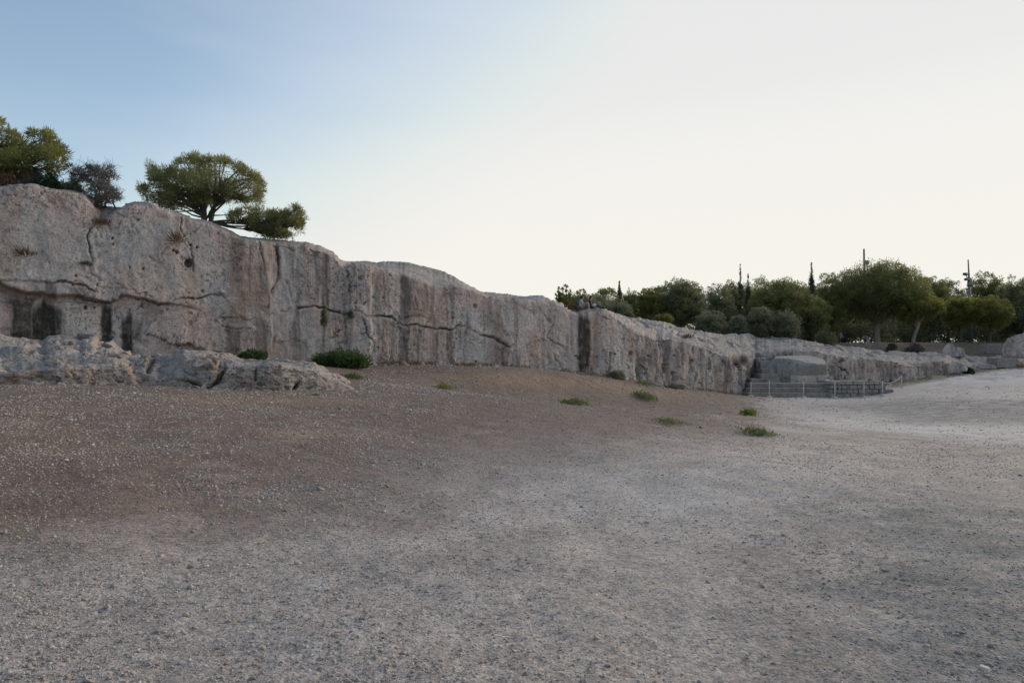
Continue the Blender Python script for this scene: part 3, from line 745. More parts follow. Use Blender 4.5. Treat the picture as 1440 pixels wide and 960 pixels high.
    F_ = grid_faces(*g.shape[:2])
    nc = g.shape[1]
    split = int(np.searchsorted(px, 1066))
    def part(name, a, b):
        sub = v[:, a:b]
        at = {k: A[:, a:b] for k, A in (('dark', dark), ('rust', rust), ('soil', soil), ('streak', streak))}
        return mesh_np(name, sub.reshape(-1, 3), grid_faces(sub.shape[0], sub.shape[1]), M['cliff'], None, True, at)
    c = part('rock_cliff', 0, split + 1)
    tag(c, 'long straight cut cliff of pinkish grey limestone with dark water stains and a jagged joint', 'cliff')
    t = part('rock_terrace', split, len(px))
    tag(t, 'broken grey rock terrace behind the rope posts and stone steps, running off to the right', 'rock terrace')
    return g, v
CG, CV = build_cliff()
def cliff_top(px, D):
    """height of the rock surface near a plan position (nearest built vertex)"""
    x = (px - CX) / F * D
    s = CV[150:].reshape(-1, 3)
    dd = (s[:, 0] - x) ** 2 + (s[:, 1] - D) ** 2
    k = np.argpartition(dd, 12)[:12]
    return np.array([x, D, s[k, 2].max()])

# ------------------------------------------------------------------ low ledges in front of the cliff
def ledge(name, label, px0, px1, base, lip, mid, top, Db, depth, seed, strata=0.0, cracks=(), rust=()):
    px = np.arange(px0, px1 + 0.1, 1.0)
    B, L, Mi, T = (np.array(a, float) for a in (base, lip, mid, top))
    D0 = np.interp(px, [a for a, _ in Db], [b for _, b in Db])
    by, ly, my, ty = tr(B, px), tr(L, px), tr(Mi, px), tr(T, px)
    dj = 0.5 * fbm(np.stack([px * .03, 0 * px + seed, 0 * px], -1), 1, 3)
    D1 = D0 + 0.30 + dj * .3; D2 = D0 + depth * 0.5 + dj; D3 = D0 + depth
    zt = EYE + (HZ - ty) / F * D3
    yb = HZ - F * (zt - 2.0 - EYE) / (D3 + 2.0)
    g = profile_grid(px, [(D0 - .1, by + 30), (D0, by + 2), (D1, ly), (D2, my), (D3, ty), (D3 + 2.0, yb)], [4, 40, 44, 46, 8], smooth=2)
    n = grid_normals(g)
    if n[60, 30, 2] < 0: n = -n
    qx, qy = photo_xy(g)
    o = seed * 7.7
    d = fbm(g, (0.6, 0.6, 1.2), 4, off=o) * 0.10 + fbm(g, (1.2, 1.2, 4.5), 4, 0.6, off=o + 3) * 0.10 + fbm(g, 7, 3, 0.6, off=o + 5) * 0.03
    d += (fbm(g, (0.5, 0.8, 3.5), 4, 0.55, off=o + 9, ridged=True) - .3) * 0.10
    row = np.arange(g.shape[0])[:, None] * np.ones((1, g.shape[1]))
    if strata:
        s = g[..., 2] * 4.2 + fbm(g, (.35, .5, .2), 3, off=o + 11) * 2.2
        sf = s % 1.0; d += (np.where(sf < .82, sf / .82, (1 - sf) / .18) - .5) * strata * .55 * sstep(40, 50, row); gap = np.exp(-((sf - .93) / .06) ** 2) * sstep(40, 50, row)
    d -= np.clip(fbm(g, (3.5, 3.5, 6), 3, off=o + 13) - 0.18, 0, 1) * 0.30
    soil = gap * .95 if strata else np.zeros_like(d)
    for pts, hw, dep in cracks:
        dist = seg_dist(qx, qy, pts); w = np.exp(-(dist / hw) ** 2)
        d -= dep * w; soil = np.maximum(soil, w * .7)
    d *= (0.35 + 0.65 * sstep(px[-1] - 8, px[-1] - 48, px))[None]
    soil = np.maximum(soil, 0.55 * sstep(-.02, .3, fbm(g, (.9, .9, 2), 3, off=o + 17)) * sstep(4, 14, row) * sstep(44, 20, row))
    v = g + n * d[..., None]
    ru = np.zeros_like(d)
    for x0, y0, sx, sy in rust:
        ru = np.maximum(ru, np.exp(-((qx - x0) / sx) ** 2 - ((qy - y0) / sy) ** 2))
    ob = mesh_np(name, v.reshape(-1, 3), grid_faces(*g.shape[:2]), M['ledge'], None, True, dict(dark=np.zeros_like(d), rust=ru, soil=soil * .8))
    return tag(ob, label, 'rock')
ledge('rock_ledge', 'broad low rock ledge with layered pale top under the black stained cliff', -240, 206,
      [(-240, 543), (0, 541), (206, 543)], [(-240, 525), (0, 521), (40, 519), (70, 517), (110, 517), (150, 516), (176, 516), (186, 524), (192, 538), (206, 552)],
      [(-240, 500), (0, 497), (60, 499), (130, 500), (160, 503), (180, 508), (190, 530), (206, 556)],
      [(-240, 474), (0, 472), (25, 474), (45, 476), (60, 478), (70, 475), (100, 474.5), (130, 473), (140, 480), (155, 485), (170, 490), (180, 494), (192, 512), (206, 556)],
      [(-240, 14.4), (0, 15), (100, 15.8), (206, 16.8)], 5.2, 1.0, 0.42, (), [(95, 511, 12, 3), (170, 503, 10, 3), (10, 534, 20, 8), (50, 527, 12, 5)])
ledge('rock_ledge', 'rounded low rock with a dark sloping hollow and a crack near its right end', 176, 512,
      [(176, 545), (300, 546), (340, 548), (400, 550), (450, 551), (512, 551)], [(176, 536), (200, 534), (240, 533), (262, 530), (275, 512), (296, 510), (308, 518), (318, 514), (345, 515), (400, 517), (440, 521), (455, 530), (480, 540), (500, 548), (512, 556)],
      [(176, 512), (205, 508), (225, 518), (245, 510), (258, 500), (290, 501), (310, 507), (345, 511), (400, 513), (440, 516), (455, 524), (480, 537), (500, 547), (512, 558)],
      [(176, 496), (205, 498), (222, 497), (240, 497), (260, 492), (290, 493), (315, 497), (345, 505), (370, 507), (390, 508), (410, 510), (425, 508), (440, 510), (450, 516), (460, 522), (470, 526), (485, 533), (495, 542), (512, 558)],
      [(176, 16.7), (300, 17.1), (400, 18), (512, 19.7)], 3.6, 2.0, 0.16,
      [([(316, 516), (311, 525), (306, 536), (292, 544)], 2.5, .28), ([(200, 533), (240, 533), (262, 534), (282, 542)], 1.6, .25), ([(360, 520), (359, 535)], 1.4, .12), ([(420, 538), (414, 549)], 1.8, .25), ([(215, 505), (208, 520)], 4, .2), ([(290, 500), (300, 504)], 1.5, .12)],
      [(290, 503, 14, 3), (300, 515, 8, 10), (205, 503, 10, 3), (270, 540, 10, 4)])

# ------------------------------------------------------------------ rough blocks, boulders
def rough_block(geo, c, dims, rz=0.0, amp=0.03, seg=0.12, seed=0.0, round_=0.05, shear=None):
    dims = np.asarray(dims, float)
    n = np.maximum(2, np.ceil(dims / seg).astype(int)); n = np.minimum(n, 26)
    for ax in range(3):
        for sg in (-1, 1):
            u, w = [k for k in range(3) if k != ax]
            a = np.linspace(-.5, .5, n[u] + 1); b = np.linspace(-.5, .5, n[w] + 1)
            A, Bq = np.meshgrid(a, b, indexing='ij')
            v = np.zeros(A.shape + (3,)); v[..., u] = A * dims[u]; v[..., w] = Bq * dims[w]; v[..., ax] = sg * dims[ax] / 2
            inner = np.clip(v, -dims / 2 + round_, dims / 2 - round_)
            dl = v - inner; ln = np.linalg.norm(dl, axis=-1)[..., None] + 1e-9
            v = inner + dl / ln * np.minimum(ln, round_)
            if shear is not None: v = shear(v, dims)
            cs, sn = math.cos(rz), math.sin(rz)
            v = np.stack([v[..., 0] * cs - v[..., 1] * sn, v[..., 0] * sn + v[..., 1] * cs, v[..., 2]], -1)
            wpos = v + np.array(c)
            nn = wpos - np.array(c); nn /= np.linalg.norm(nn, axis=-1)[..., None] + 1e-9
            dsp = fbm(wpos, 1.2, 4, .6, off=seed) * amp * 1.6 + fbm(wpos, 5, 3, .6, off=seed + 4) * amp
            wpos = wpos + nn * dsp[..., None]
            geo.add(wpos, grid_faces(A.shape[0], A.shape[1], flip=((sg > 0) == (ax == 1))))
def rock_attrs(o):
    me = o.data
    for k in ('dark', 'rust', 'soil'):
        if k not in me.attributes: me.attributes.new(k, 'FLOAT', 'POINT')
    if 'streak' not in me.attributes:
        a = me.attributes.new('streak', 'FLOAT', 'POINT'); a.data.foreach_set('value', np.full(len(me.vertices), .8, np.float32))

def px_block(geo, x0, x1, y0, y1, D, depth, **kw):
    """block whose front face spans photo columns x0..x1 and rows y0 (top)..y1 (bottom) at depth D"""
    a, b = P(x0, y1, D), P(x1, y0, D)
    c = (a + b) / 2 + np.array([0, depth / 2, 0])
    rough_block(geo, c, (b[0] - a[0], depth, b[2] - a[2]), **kw)

bema = thing('stone_platform', 'dark stepped stone platform cut from the rock behind the rope posts', 'stone platform', gpt(1110, 47.5))
_bl = np.array(bema.location)
def bema_part(name, blocks, mat='bema', label=None):
    G = Geo()
    for k, bk in enumerate(blocks):
        px_block(G, *bk[:6], seed=bk[0] * .37 + k, **(bk[6] if len(bk) > 6 else {}))
    G.v = [v - _bl for v in G.v]
    o = G.build(name, M[mat], bema); rock_attrs(o)
    if label: o['label'] = label
    return o
bema_part('step', [(1052, 1176, 552, 566, 46.9, 4.5)])
bema_part('step', [(1053, 1174, 545.5, 562, 47.3, 4.2)])
bema_part('step', [(1055, 1182, 539, 560, 47.8, 4.0)])
bema_part('step', [(1057, 1097, 532.5, 556, 48.5, 3.4)])
bema_part('step', [(1070, 1097, 525.5, 552, 49.0, 3.0)])
bema_part('step', [(1072, 1111, 518, 548, 49.5, 2.6)])
bema_part('back_wall', [(1093, 1122, 512, 556, 49.4, 3.0, dict(amp=.09)), (1070, 1096, 508, 540, 50.4, 2.4, dict(amp=.1)), (1064, 1080, 503, 545, 51.0, 2.4, dict(amp=.12))])
bema_part('stone_course', [(1112, 1150, 527.5, 546, 48.7, 2.6), (1150.5, 1172, 527.5, 546, 48.75, 2.6)], 'cliff')
def hull_rock(pts, mat, parent, org, name, amp, seed):
    import bmesh
    bm = bmesh.new()
    for q in pts: bm.verts.new(P(*q))
    r = bmesh.ops.convex_hull(bm, input=list(bm.verts))
    loose = [v for v in bm.verts if not v.link_faces]
    bmesh.ops.delete(bm, geom=loose, context='VERTS')
    bmesh.ops.triangulate(bm, faces=bm.faces[:])
    for _ in range(4): bmesh.ops.subdivide_edges(bm, edges=bm.edges[:], cuts=1, use_grid_fill=True)
    for _ in range(3): bmesh.ops.smooth_vert(bm, verts=bm.verts[:], factor=.5, use_axis_x=True, use_axis_y=True, use_axis_z=True)
    bm.normal_update()
    co = np.array([v.co[:] for v in bm.verts]); no = np.array([v.normal[:] for v in bm.verts])
    co = co + no * (fbm(co, 1.1, 4, .6, off=seed) * amp * 1.5 + fbm(co, (2, 2, 6), 3, .6, off=seed + 3) * amp * .5)[:, None] - org
    f = np.array([[v.index for v in fc.verts] for fc in bm.faces]); bm.free()
    o = mesh_np(name, co, f, M[mat], parent); rock_attrs(o); return o
_b = hull_rock([(1092, 500, 52.2), (1140, 499, 52.2), (1160, 506, 51.4), (1088, 502.5, 50.3), (1110, 504, 49.7), (1122, 510.5, 49.15), (1130, 516.5, 48.95), (1147, 511, 49.1), (1163, 512, 49.6),
                (1073, 519, 50.4), (1096, 532, 49.5), (1130, 532, 48.95), (1163, 532, 49.5), (1163, 532, 52), (1075, 532, 52)], 'bema', bema, _bl, 'carved_block', .05, 4.0)
_b['label'] = 'pale carved rock with a sloping top'

def build_masonry():
    w = thing('stone_wall', 'low grey coursed stone wall at the right end of the stepped platform', 'wall', gpt(1215, 47))
    G = Geo(); r = random.Random(5)
    rows = [(535.5, 541), (541.4, 547), (547.4, 553), (553.4, 561)]
    for k, (y0, y1) in enumerate(rows):
        x = 1166 + r.uniform(0, 3); end = [1243, 1246, 1257, 1262][k]
        while x < end:
            wd = r.uniform(5, 12); x1 = min(x + wd, end)
            if x1 - x > 2:
                D = np.interp(x, [1166, 1200, 1262], [46.9, 46.6, 47.6]) + r.uniform(-.06, .06) - 0.06 * k
                a = P(x + .08, y1 + r.uniform(.1, .35), D); b = P(x1 - .08, y0 + r.uniform(-.35, .15), D)
                rough_block(G, (a + b) / 2 + np.array([0, .9, 0]), (b[0] - a[0], 1.8, b[2] - a[2]), rz=r.uniform(-.03, .03), amp=.035, seed=x + k * 9, round_=.06, seg=.16)
            x = x1
    # earth and rubble fill behind the face
    a, b = P(1168, 560, 47.6), P(1246, 537, 47.6)
    rough_block(G, (a + b) / 2 + np.array([0, 1.6, 0]), (b[0] - a[0], 3.2, b[2] - a[2]), amp=.05, seg=.25)
    G.v = [v - np.array(w.location) for v in G.v]
    o = G.build('courses', M['masonry'], w); rock_attrs(o)
build_masonry()

_ico = None
def icosphere(sub):
    t = (1 + 5 ** .5) / 2
    v = [(-1, t, 0), (1, t, 0), (-1, -t, 0), (1, -t, 0), (0, -1, t), (0, 1, t), (0, -1, -t), (0, 1, -t), (t, 0, -1), (t, 0, 1), (-t, 0, -1), (-t, 0, 1)]
    f = [(0, 11, 5), (0, 5, 1), (0, 1, 7), (0, 7, 10), (0, 10, 11), (1, 5, 9), (5, 11, 4), (11, 10, 2), (10, 7, 6), (7, 1, 8), (3, 9, 4), (3, 4, 2), (3, 2, 6), (3, 6, 8), (3, 8, 9), (4, 9, 5), (2, 4, 11), (6, 2, 10), (8, 6, 7), (9, 8, 1)]
    v = [np.array(a) / np.linalg.norm(a) for a in v]
    for _ in range(sub):
        cache, nf = {}, []
        def mid(a, b):
            k = (min(a, b), max(a, b))
            if k not in cache:
                m = v[a] + v[b]; v.append(m / np.linalg.norm(m)); cache[k] = len(v) - 1
            return cache[k]
        for a, b, c in f:
            x, y, z = mid(a, b), mid(b, c), mid(c, a)
            nf += [(a, x, z), (b, y, x), (c, z, y), (x, y, z)]
        f = nf
    return np.array(v), np.array(f)
ICO5 = icosphere(5); ICO0 = icosphere(0); ICO3 = icosphere(3)

def boulder(name, label, cat, loc, dims, seed, mat='cliff', flat=0.25, cuts=5, group=None):
    v, f = ICO5; v = v.copy(); r = np.random.default_rng(seed)
    for _ in range(cuts):                       # planar facets
        d = r.normal(size=3); d[2] = abs(d[2]) * .6; d /= np.linalg.norm(d); h = r.uniform(.55, .8)
        k = v @ d; v = v - np.clip(k - h, 0, 1)[:, None] * d * .9
    v[:, 2] = np.maximum(v[:, 2], -flat)
    v = v * np.array(dims) / 2
    n = v / (np.linalg.norm(v, axis=1)[:, None] + 1e-9)
    v = v + n * (fbm(v, 1.3, 4, .6, off=seed * 3.1) * .16 * min(dims) + fbm(v, 7, 3, .6, off=seed) * .03 * min(dims))[:, None]
    o = mesh_np(name, v, f, M[mat], None, True); rock_attrs(o)
    o.location = [float(a) for a in loc]
    return tag(o, label, cat, group)
def on_ground(px, D, dz=0.0):
    p = gpt(px, D); p[2] += dz; return p
def at(px, py, D): return P(px, py, D)
boulder('boulder', 'taller left one of two grey boulders side by side on the terrace', 'boulder', at(1335, 497.5, 64), (1.3, 1.3, 1.9), 21)
boulder('boulder', 'right of two grey boulders side by side on the terrace, sloping down to the right', 'boulder', at(1349, 499, 64), (1.15, 1.3, 1.5), 27)
boulder('boulder', 'big wedge shaped boulder at the right edge beyond the pale path', 'boulder', at(1442, 496, 63), (5.4, 3.2, 3.3), 33)
boulder('boulder', 'low jagged rock pile at the foot of the terrace left of the dark green bush', 'rock', at(1344, 519, 56.6), (1.6, 1.2, 1.3), 35)
boulder('boulder', 'small flat stone right of the dark green bush', 'rock', at(1388, 517, 60), (1.5, 1.0, .7), 39)
def cut_block(x0, x1, y0, y1, D, label):
    G = Geo(); px_block(G, x0, x1, y0, y1, D, 1.4, seed=x0, amp=.05)
    o = G.build('stone_block', M['masonry']); rock_attrs(o); return tag(o, label, 'stone block')
cut_block(1402, 1429, 503, 517, 61, 'squared grey stone block standing by the path at the right')
cut_block(1388, 1412, 483.5, 497, 66, 'dark low stone block left of the big wedge shaped boulder')

# ------------------------------------------------------------------ loose gravel
def build_gravel():
    N = 125000
    r = np.random.default_rng(3)
    D = np.exp(r.uniform(math.log(2.9), math.log(46), N * 2)) 
    ang = r.uniform(-0.86, 0.86, N * 2); x = D * ang; y = D
    px = CX + F * ang
    cl = fbm(np.stack([x, y, 0 * x], -1), 0.55, 3) + 0.5 * fbm(np.stack([x, y, 0 * x], -1), 2.2, 2, off=4.)
    keep = r.uniform(0, 1, N * 2) < np.clip(0.55 + cl * 0.9, 0.08, 1)
    keep &= (y < wall_D(np.clip(px, -260, 1700)) - 0.6)
    # leave the ledges and the bare bedrock apron clear of most stones
    keep &= ~((px < 505) & (y > np.interp(px, [-300, 0, 200, 505], [14.2, 14.8, 16.4, 19.4])))
    nz = fbm(np.stack([x, y, 0 * x], -1), .25, 3, off=6.) * 120
    keep &= r.uniform(0, 1, N * 2) > 0.86 * sstep(1000, 1180, px + nz) * sstep(14, 19, y)
    keep &= r.uniform(0, 1, N * 2) > 0.40 * sstep(650, 950, px + nz)
    keep &= r.uniform(0, 1, N * 2) > 0.30 * sstep(450, 680, px + nz) * sstep(19, 13, D)
    x, y, D = x[keep][:N], y[keep][:N], D[keep][:N]; n = len(x)
    s = np.exp(r.normal(math.log(0.0044), 0.45, n)); s = np.maximum(s, D * r.uniform(.0005, .00115, n))
    big = r.uniform(0, 1, n) < 0.005; s[big] *= r.uniform(1.6, 2.8, big.sum())
    s *= 1 + .38 * sstep(.06, -.20, x / np.maximum(y, .1)) * sstep(5.5, 7.5, D)
    s = np.minimum(s, np.where(D < 6.5, .022, .045))
    v0, f0 = ICO0
    sc = np.stack([r.uniform(.7, 1.35, n), r.uniform(.7, 1.35, n), r.uniform(.35, .8, n)], -1) * s[:, None]
    jit = np.clip(1 + r.normal(0, .30, (n, 12)), .35, 1.7)
    v = v0[None] * jit[..., None] * sc[:, None]
    a = r.uniform(0, 6.28, n); ca, sa = np.cos(a)[:, None], np.sin(a)[:, None]
    tilt = r.normal(0, .3, n)[:, None]
    vz = v[..., 2] + v[..., 0] * tilt
    vx = v[..., 0] * ca - v[..., 1] * sa; vy = v[..., 0] * sa + v[..., 1] * ca
    p3 = np.stack([x, y, 0 * x], -1)
    z = ground_z(x, y) + fbm(p3, 0.35, 3) * 0.07 + fbm(p3, 1.6, 4, 0.6) * 0.030
    V = np.stack([vx + x[:, None], vy + y[:, None], vz + z[:, None] + (sc[:, 2] * .25)[:, None]], -1).reshape(-1, 3)
    Fc = (f0[None] + (np.arange(n) * 12)[:, None, None]).reshape(-1, 3)
    tint = np.clip(r.beta(2.2, 2.4, n) + 0.02, 0, 1); tint = np.repeat(tint, 12)
    o = mesh_np('gravel', V, Fc, M['stones'], None, False, dict(tint=tint))
    return tag(o, 'loose pale and grey gravel scattered over the bare ground', None, None, 'stuff')
build_gravel()

# ------------------------------------------------------------------ plants
def leaf_quads(c, dirn, ln, wd, r):
    """thin diamond leaves at c pointing along dirn"""
    n = len(c)
    dirn = dirn / (np.linalg.norm(dirn, axis=1)[:, None] + 1e-9)
    s = np.cross(dirn, r.normal(size=(n, 3))); s /= np.linalg.norm(s, axis=1)[:, None] + 1e-9
    ln = np.broadcast_to(ln, (n,))[:, None]; wd = np.broadcast_to(wd, (n,))[:, None]
    v = np.stack([c, c + dirn * ln * .5 + s * wd * .5, c + dirn * ln, c + dirn * ln * .5 - s * wd * .5], 1).reshape(-1, 3)
    q = (np.arange(n) * 4)[:, None] + np.arange(4)[None]
    return v, q
def clump_leaves(geo, cen, rad, count, ln, wd, r, tint, flat=0.7, up=0.35, spread=1.0):
    """foliage clumps: cen (k,3), rad (k,)"""
    k = len(cen); n = k * count
    ci = np.repeat(np.arange(k), count)
    d = r.normal(size=(n, 3)); d /= np.linalg.norm(d, axis=1)[:, None]
    rr = r.uniform(0, 1, n) ** 0.45
    off = d * (rad[ci] * rr)[:, None]; off[:, 2] *= flat
    pos = cen[ci] + off
    dr = d * spread + r.normal(size=(n, 3)) * .55; dr[:, 2] += up
    v, q = leaf_quads(pos, dr, ln * r.uniform(.65, 1.3, n), wd * r.uniform(.7, 1.3, n), r)
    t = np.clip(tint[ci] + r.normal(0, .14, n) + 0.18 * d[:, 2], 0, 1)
    geo.add(v, q, None, np.repeat(t, 4))
def limb(p0, p1, r, bend=.15, n=6, sag=0.0):
    p0, p1 = np.array(p0, float), np.array(p1, float); t = np.linspace(0, 1, n)[:, None]
    L = np.linalg.norm(p1 - p0)
    b1, b2 = r.normal(size=3) * bend * L, r.normal(size=3) * bend * L * .5
    p = p0 + (p1 - p0) * t + b1 * (t * (1 - t)) + b2 * np.sin(t * 6.28) * .4
    p[:, 2] += sag * L * (t * (1 - t))[:, 0]
    return p

def make_tree(name, label, cat, group, px, ytop, wpx, D, mat, seed, kind='pine', bottom=0.35, dens=1.0, lean=0.0, trunk_r=None, leaf=None, base=None, tint0=0.5, zbase=None):
    r = np.random.default_rng(seed)
    b = gpt(px, D) if base is None else np.array(base, float)
    if zbase is not None: b[2] = zbase
    H = (EYE + (HZ - ytop) / F * D - b[2]) * (1.0 if kind in ('cypress', 'bare', 'shoots') else .99); Wd = wpx * D / F * (1.0 if kind == 'cypress' else 1.08)
    t = thing(name, label, cat, b, group)
    TG, CG_ = Geo(), Geo()
    pxm = D / F * 1.4                           # metres per rendered pixel
    L = leaf or max(0.10, 1.9 * pxm)
    tr_r = trunk_r or 0.035 * H * .6 + .05
    if kind == 'cypress':
        k = int(105 * dens); z = np.sort(r.uniform(.04, 1, k) ** .85); prof = .85 * np.clip(np.where(z < .45, .6 + z, 1.05) * (1 - z) ** 1.0 * 2.0, .03, 1.3)
        rad = Wd * .5 * prof * r.uniform(.65, 1.1, k)
        a = r.uniform(0, 6.28, k)
        cen = np.stack([np.cos(a) * rad * .5, np.sin(a) * rad * .5, z * H * .97], -1)
        tc = np.clip(r.normal(tint0, .15, k), 0, 1); tp = z > .8
        clump_leaves(CG_, cen[~tp], np.maximum(rad * .62, .08)[~tp] * r.uniform(.7, 1.35, (~tp).sum()), 44, L * .85, L * .36, r, tc[~tp], flat=1.8, up=1.3)
        clump_leaves(CG_, cen[tp], np.maximum(rad * .6, .03)[tp], 26, L * .5, L * .2, r, tc[tp], flat=2.2, up=1.3)
        TG.tube([(0, 0, -.3), (0, 0, H * .5), (0, 0, H * .93)], [tr_r, tr_r * .6, .02], 6)
    elif kind == 'bare':
        tips = []
        def grow(p, d, ln, rad, lev):
            q = p + d * ln; TG.tube(limb(p, q, r, .12, 4), np.linspace(rad, rad * .6, 4), 4, a=r.uniform(.2, .9), cap=False)
            if lev == 0: tips.append(q); return
            for _ in range(r.integers(3, 5)):
                nd = d + r.normal(size=3) * .55; nd[2] += .12; nd /= np.linalg.norm(nd)
                grow(p + d * ln * r.uniform(.55, 1), nd, ln * r.uniform(.55, .8), rad * .55, lev - 1)
        for _ in range(int(6 * dens)):
            d = np.array([r.normal() * Wd / H * .6, r.normal() * .5, 1.0]); d /= np.linalg.norm(d)
            grow(np.array([0, 0, -.05]), d, H * .36, .05, 4)
        tips = np.array(tips); k = len(tips)
        clump_leaves(CG_, tips, np.full(k, .16), 5, L * .6, L * .3, r, np.clip(r.normal(.5, .2, k), 0, 1))
    else:
        k = int({'pine': 74, 'olive': 64, 'shoots': 60}[kind] * dens)
        if kind == 'shoots':                   # upright leafy shoots
            a = r.uniform(0, 6.28, k); rr = np.sqrt(r.uniform(0, 1, k)); hh = H * (1 - .45 * rr ** 2) * r.uniform(.7, 1.0, k)
            for i in range(k):
                e = np.array([np.cos(a[i]) * rr[i] * Wd * .5, np.sin(a[i]) * rr[i] * Wd * .5, hh[i]])
                p = limb((e[0] * .3, e[1] * .3, 0), e, r, .05, 10); TG.tube(p, np.linspace(.03, .008, 10), 4, cap=False)
                clump_leaves(CG_, p[1:], np.linspace(.30, .09, 9) * Wd * .34, 30, L, L * .45, r, np.clip(r.normal(tint0, .18, 9), 0, 1), flat=1.6, up=.9)
        else:
            flat = .62 if kind == 'pine' else .85
            u = r.normal(size=(k, 3)); u /= np.linalg.norm(u, axis=1)[:, None]
            rr = r.uniform(.12, 1, k) ** .5
            cz = H * (bottom + (1 - bottom) * .45)
            up_r, dn_r = H - cz, cz - H * bottom
            cr = .155 * Wd * r.uniform(.6, 1.3, k)
            cen = u * rr[:, None]
            cen = np.stack([cen[:, 0] * (Wd * .5 - cr * .8), cen[:, 1] * (Wd * .45 - cr * .7), np.where(cen[:, 2] > 0, cen[:, 2] * (up_r - cr * flat * .8), cen[:, 2] * dn_r) + cz], -1)
            cr = cr * np.clip(1.15 - .35 * np.abs(u[:, 0]), .6, 1.2)
            cen[:, 0] += lean * (cen[:, 2] / H)
            cnt = int(np.clip(2.6 * (np.mean(cr) / L) ** 2 * 9, 110, 330))
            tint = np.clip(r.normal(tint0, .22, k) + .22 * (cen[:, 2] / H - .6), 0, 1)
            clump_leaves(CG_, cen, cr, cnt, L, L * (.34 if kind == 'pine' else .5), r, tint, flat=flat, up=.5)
            ke = int(k * 1.5); ue = r.normal(size=(ke, 3)); ue[:, 2] = np.abs(ue[:, 2]) - .25; ue /= np.linalg.norm(ue, axis=1)[:, None]
            re_ = r.uniform(.84, 1.04, ke)[:, None] * ue
            ce = np.stack([re_[:, 0] * Wd * .5 + lean * .7, re_[:, 1] * Wd * .45, np.where(re_[:, 2] > 0, re_[:, 2] * up_r, re_[:, 2] * dn_r) + cz], -1)
            clump_leaves(CG_, ce, .055 * Wd * r.uniform(.5, 1.3, ke), int(max(14, cnt * .16)), L, L * .36, r, np.clip(r.normal(tint0 + .1, .22, ke), 0, 1), flat=1.0, up=.7, spread=1.3)
            top = np.array([lean * .6 + r.normal() * .06 * H, r.normal() * .05 * H, H * (bottom + .18)])
            trunk = limb((0, 0, -.3), top, r, .12, 8); TG.tube(trunk, np.linspace(tr_r, tr_r * .6, 8), 8)
            for i in range(0, k, 2):
                s0 = trunk[r.integers(4, 8)]
                TG.tube(limb(s0, cen[i], r, .14, 6, .1), np.linspace(tr_r * .42, .018, 6), 5, cap=False)
    TG.build('trunk' if kind != 'bare' else 'twigs', M['bark_pale' if trunk_r else 'bark'] if kind != 'bare' else M['twig'], t)
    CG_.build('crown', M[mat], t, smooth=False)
    return t

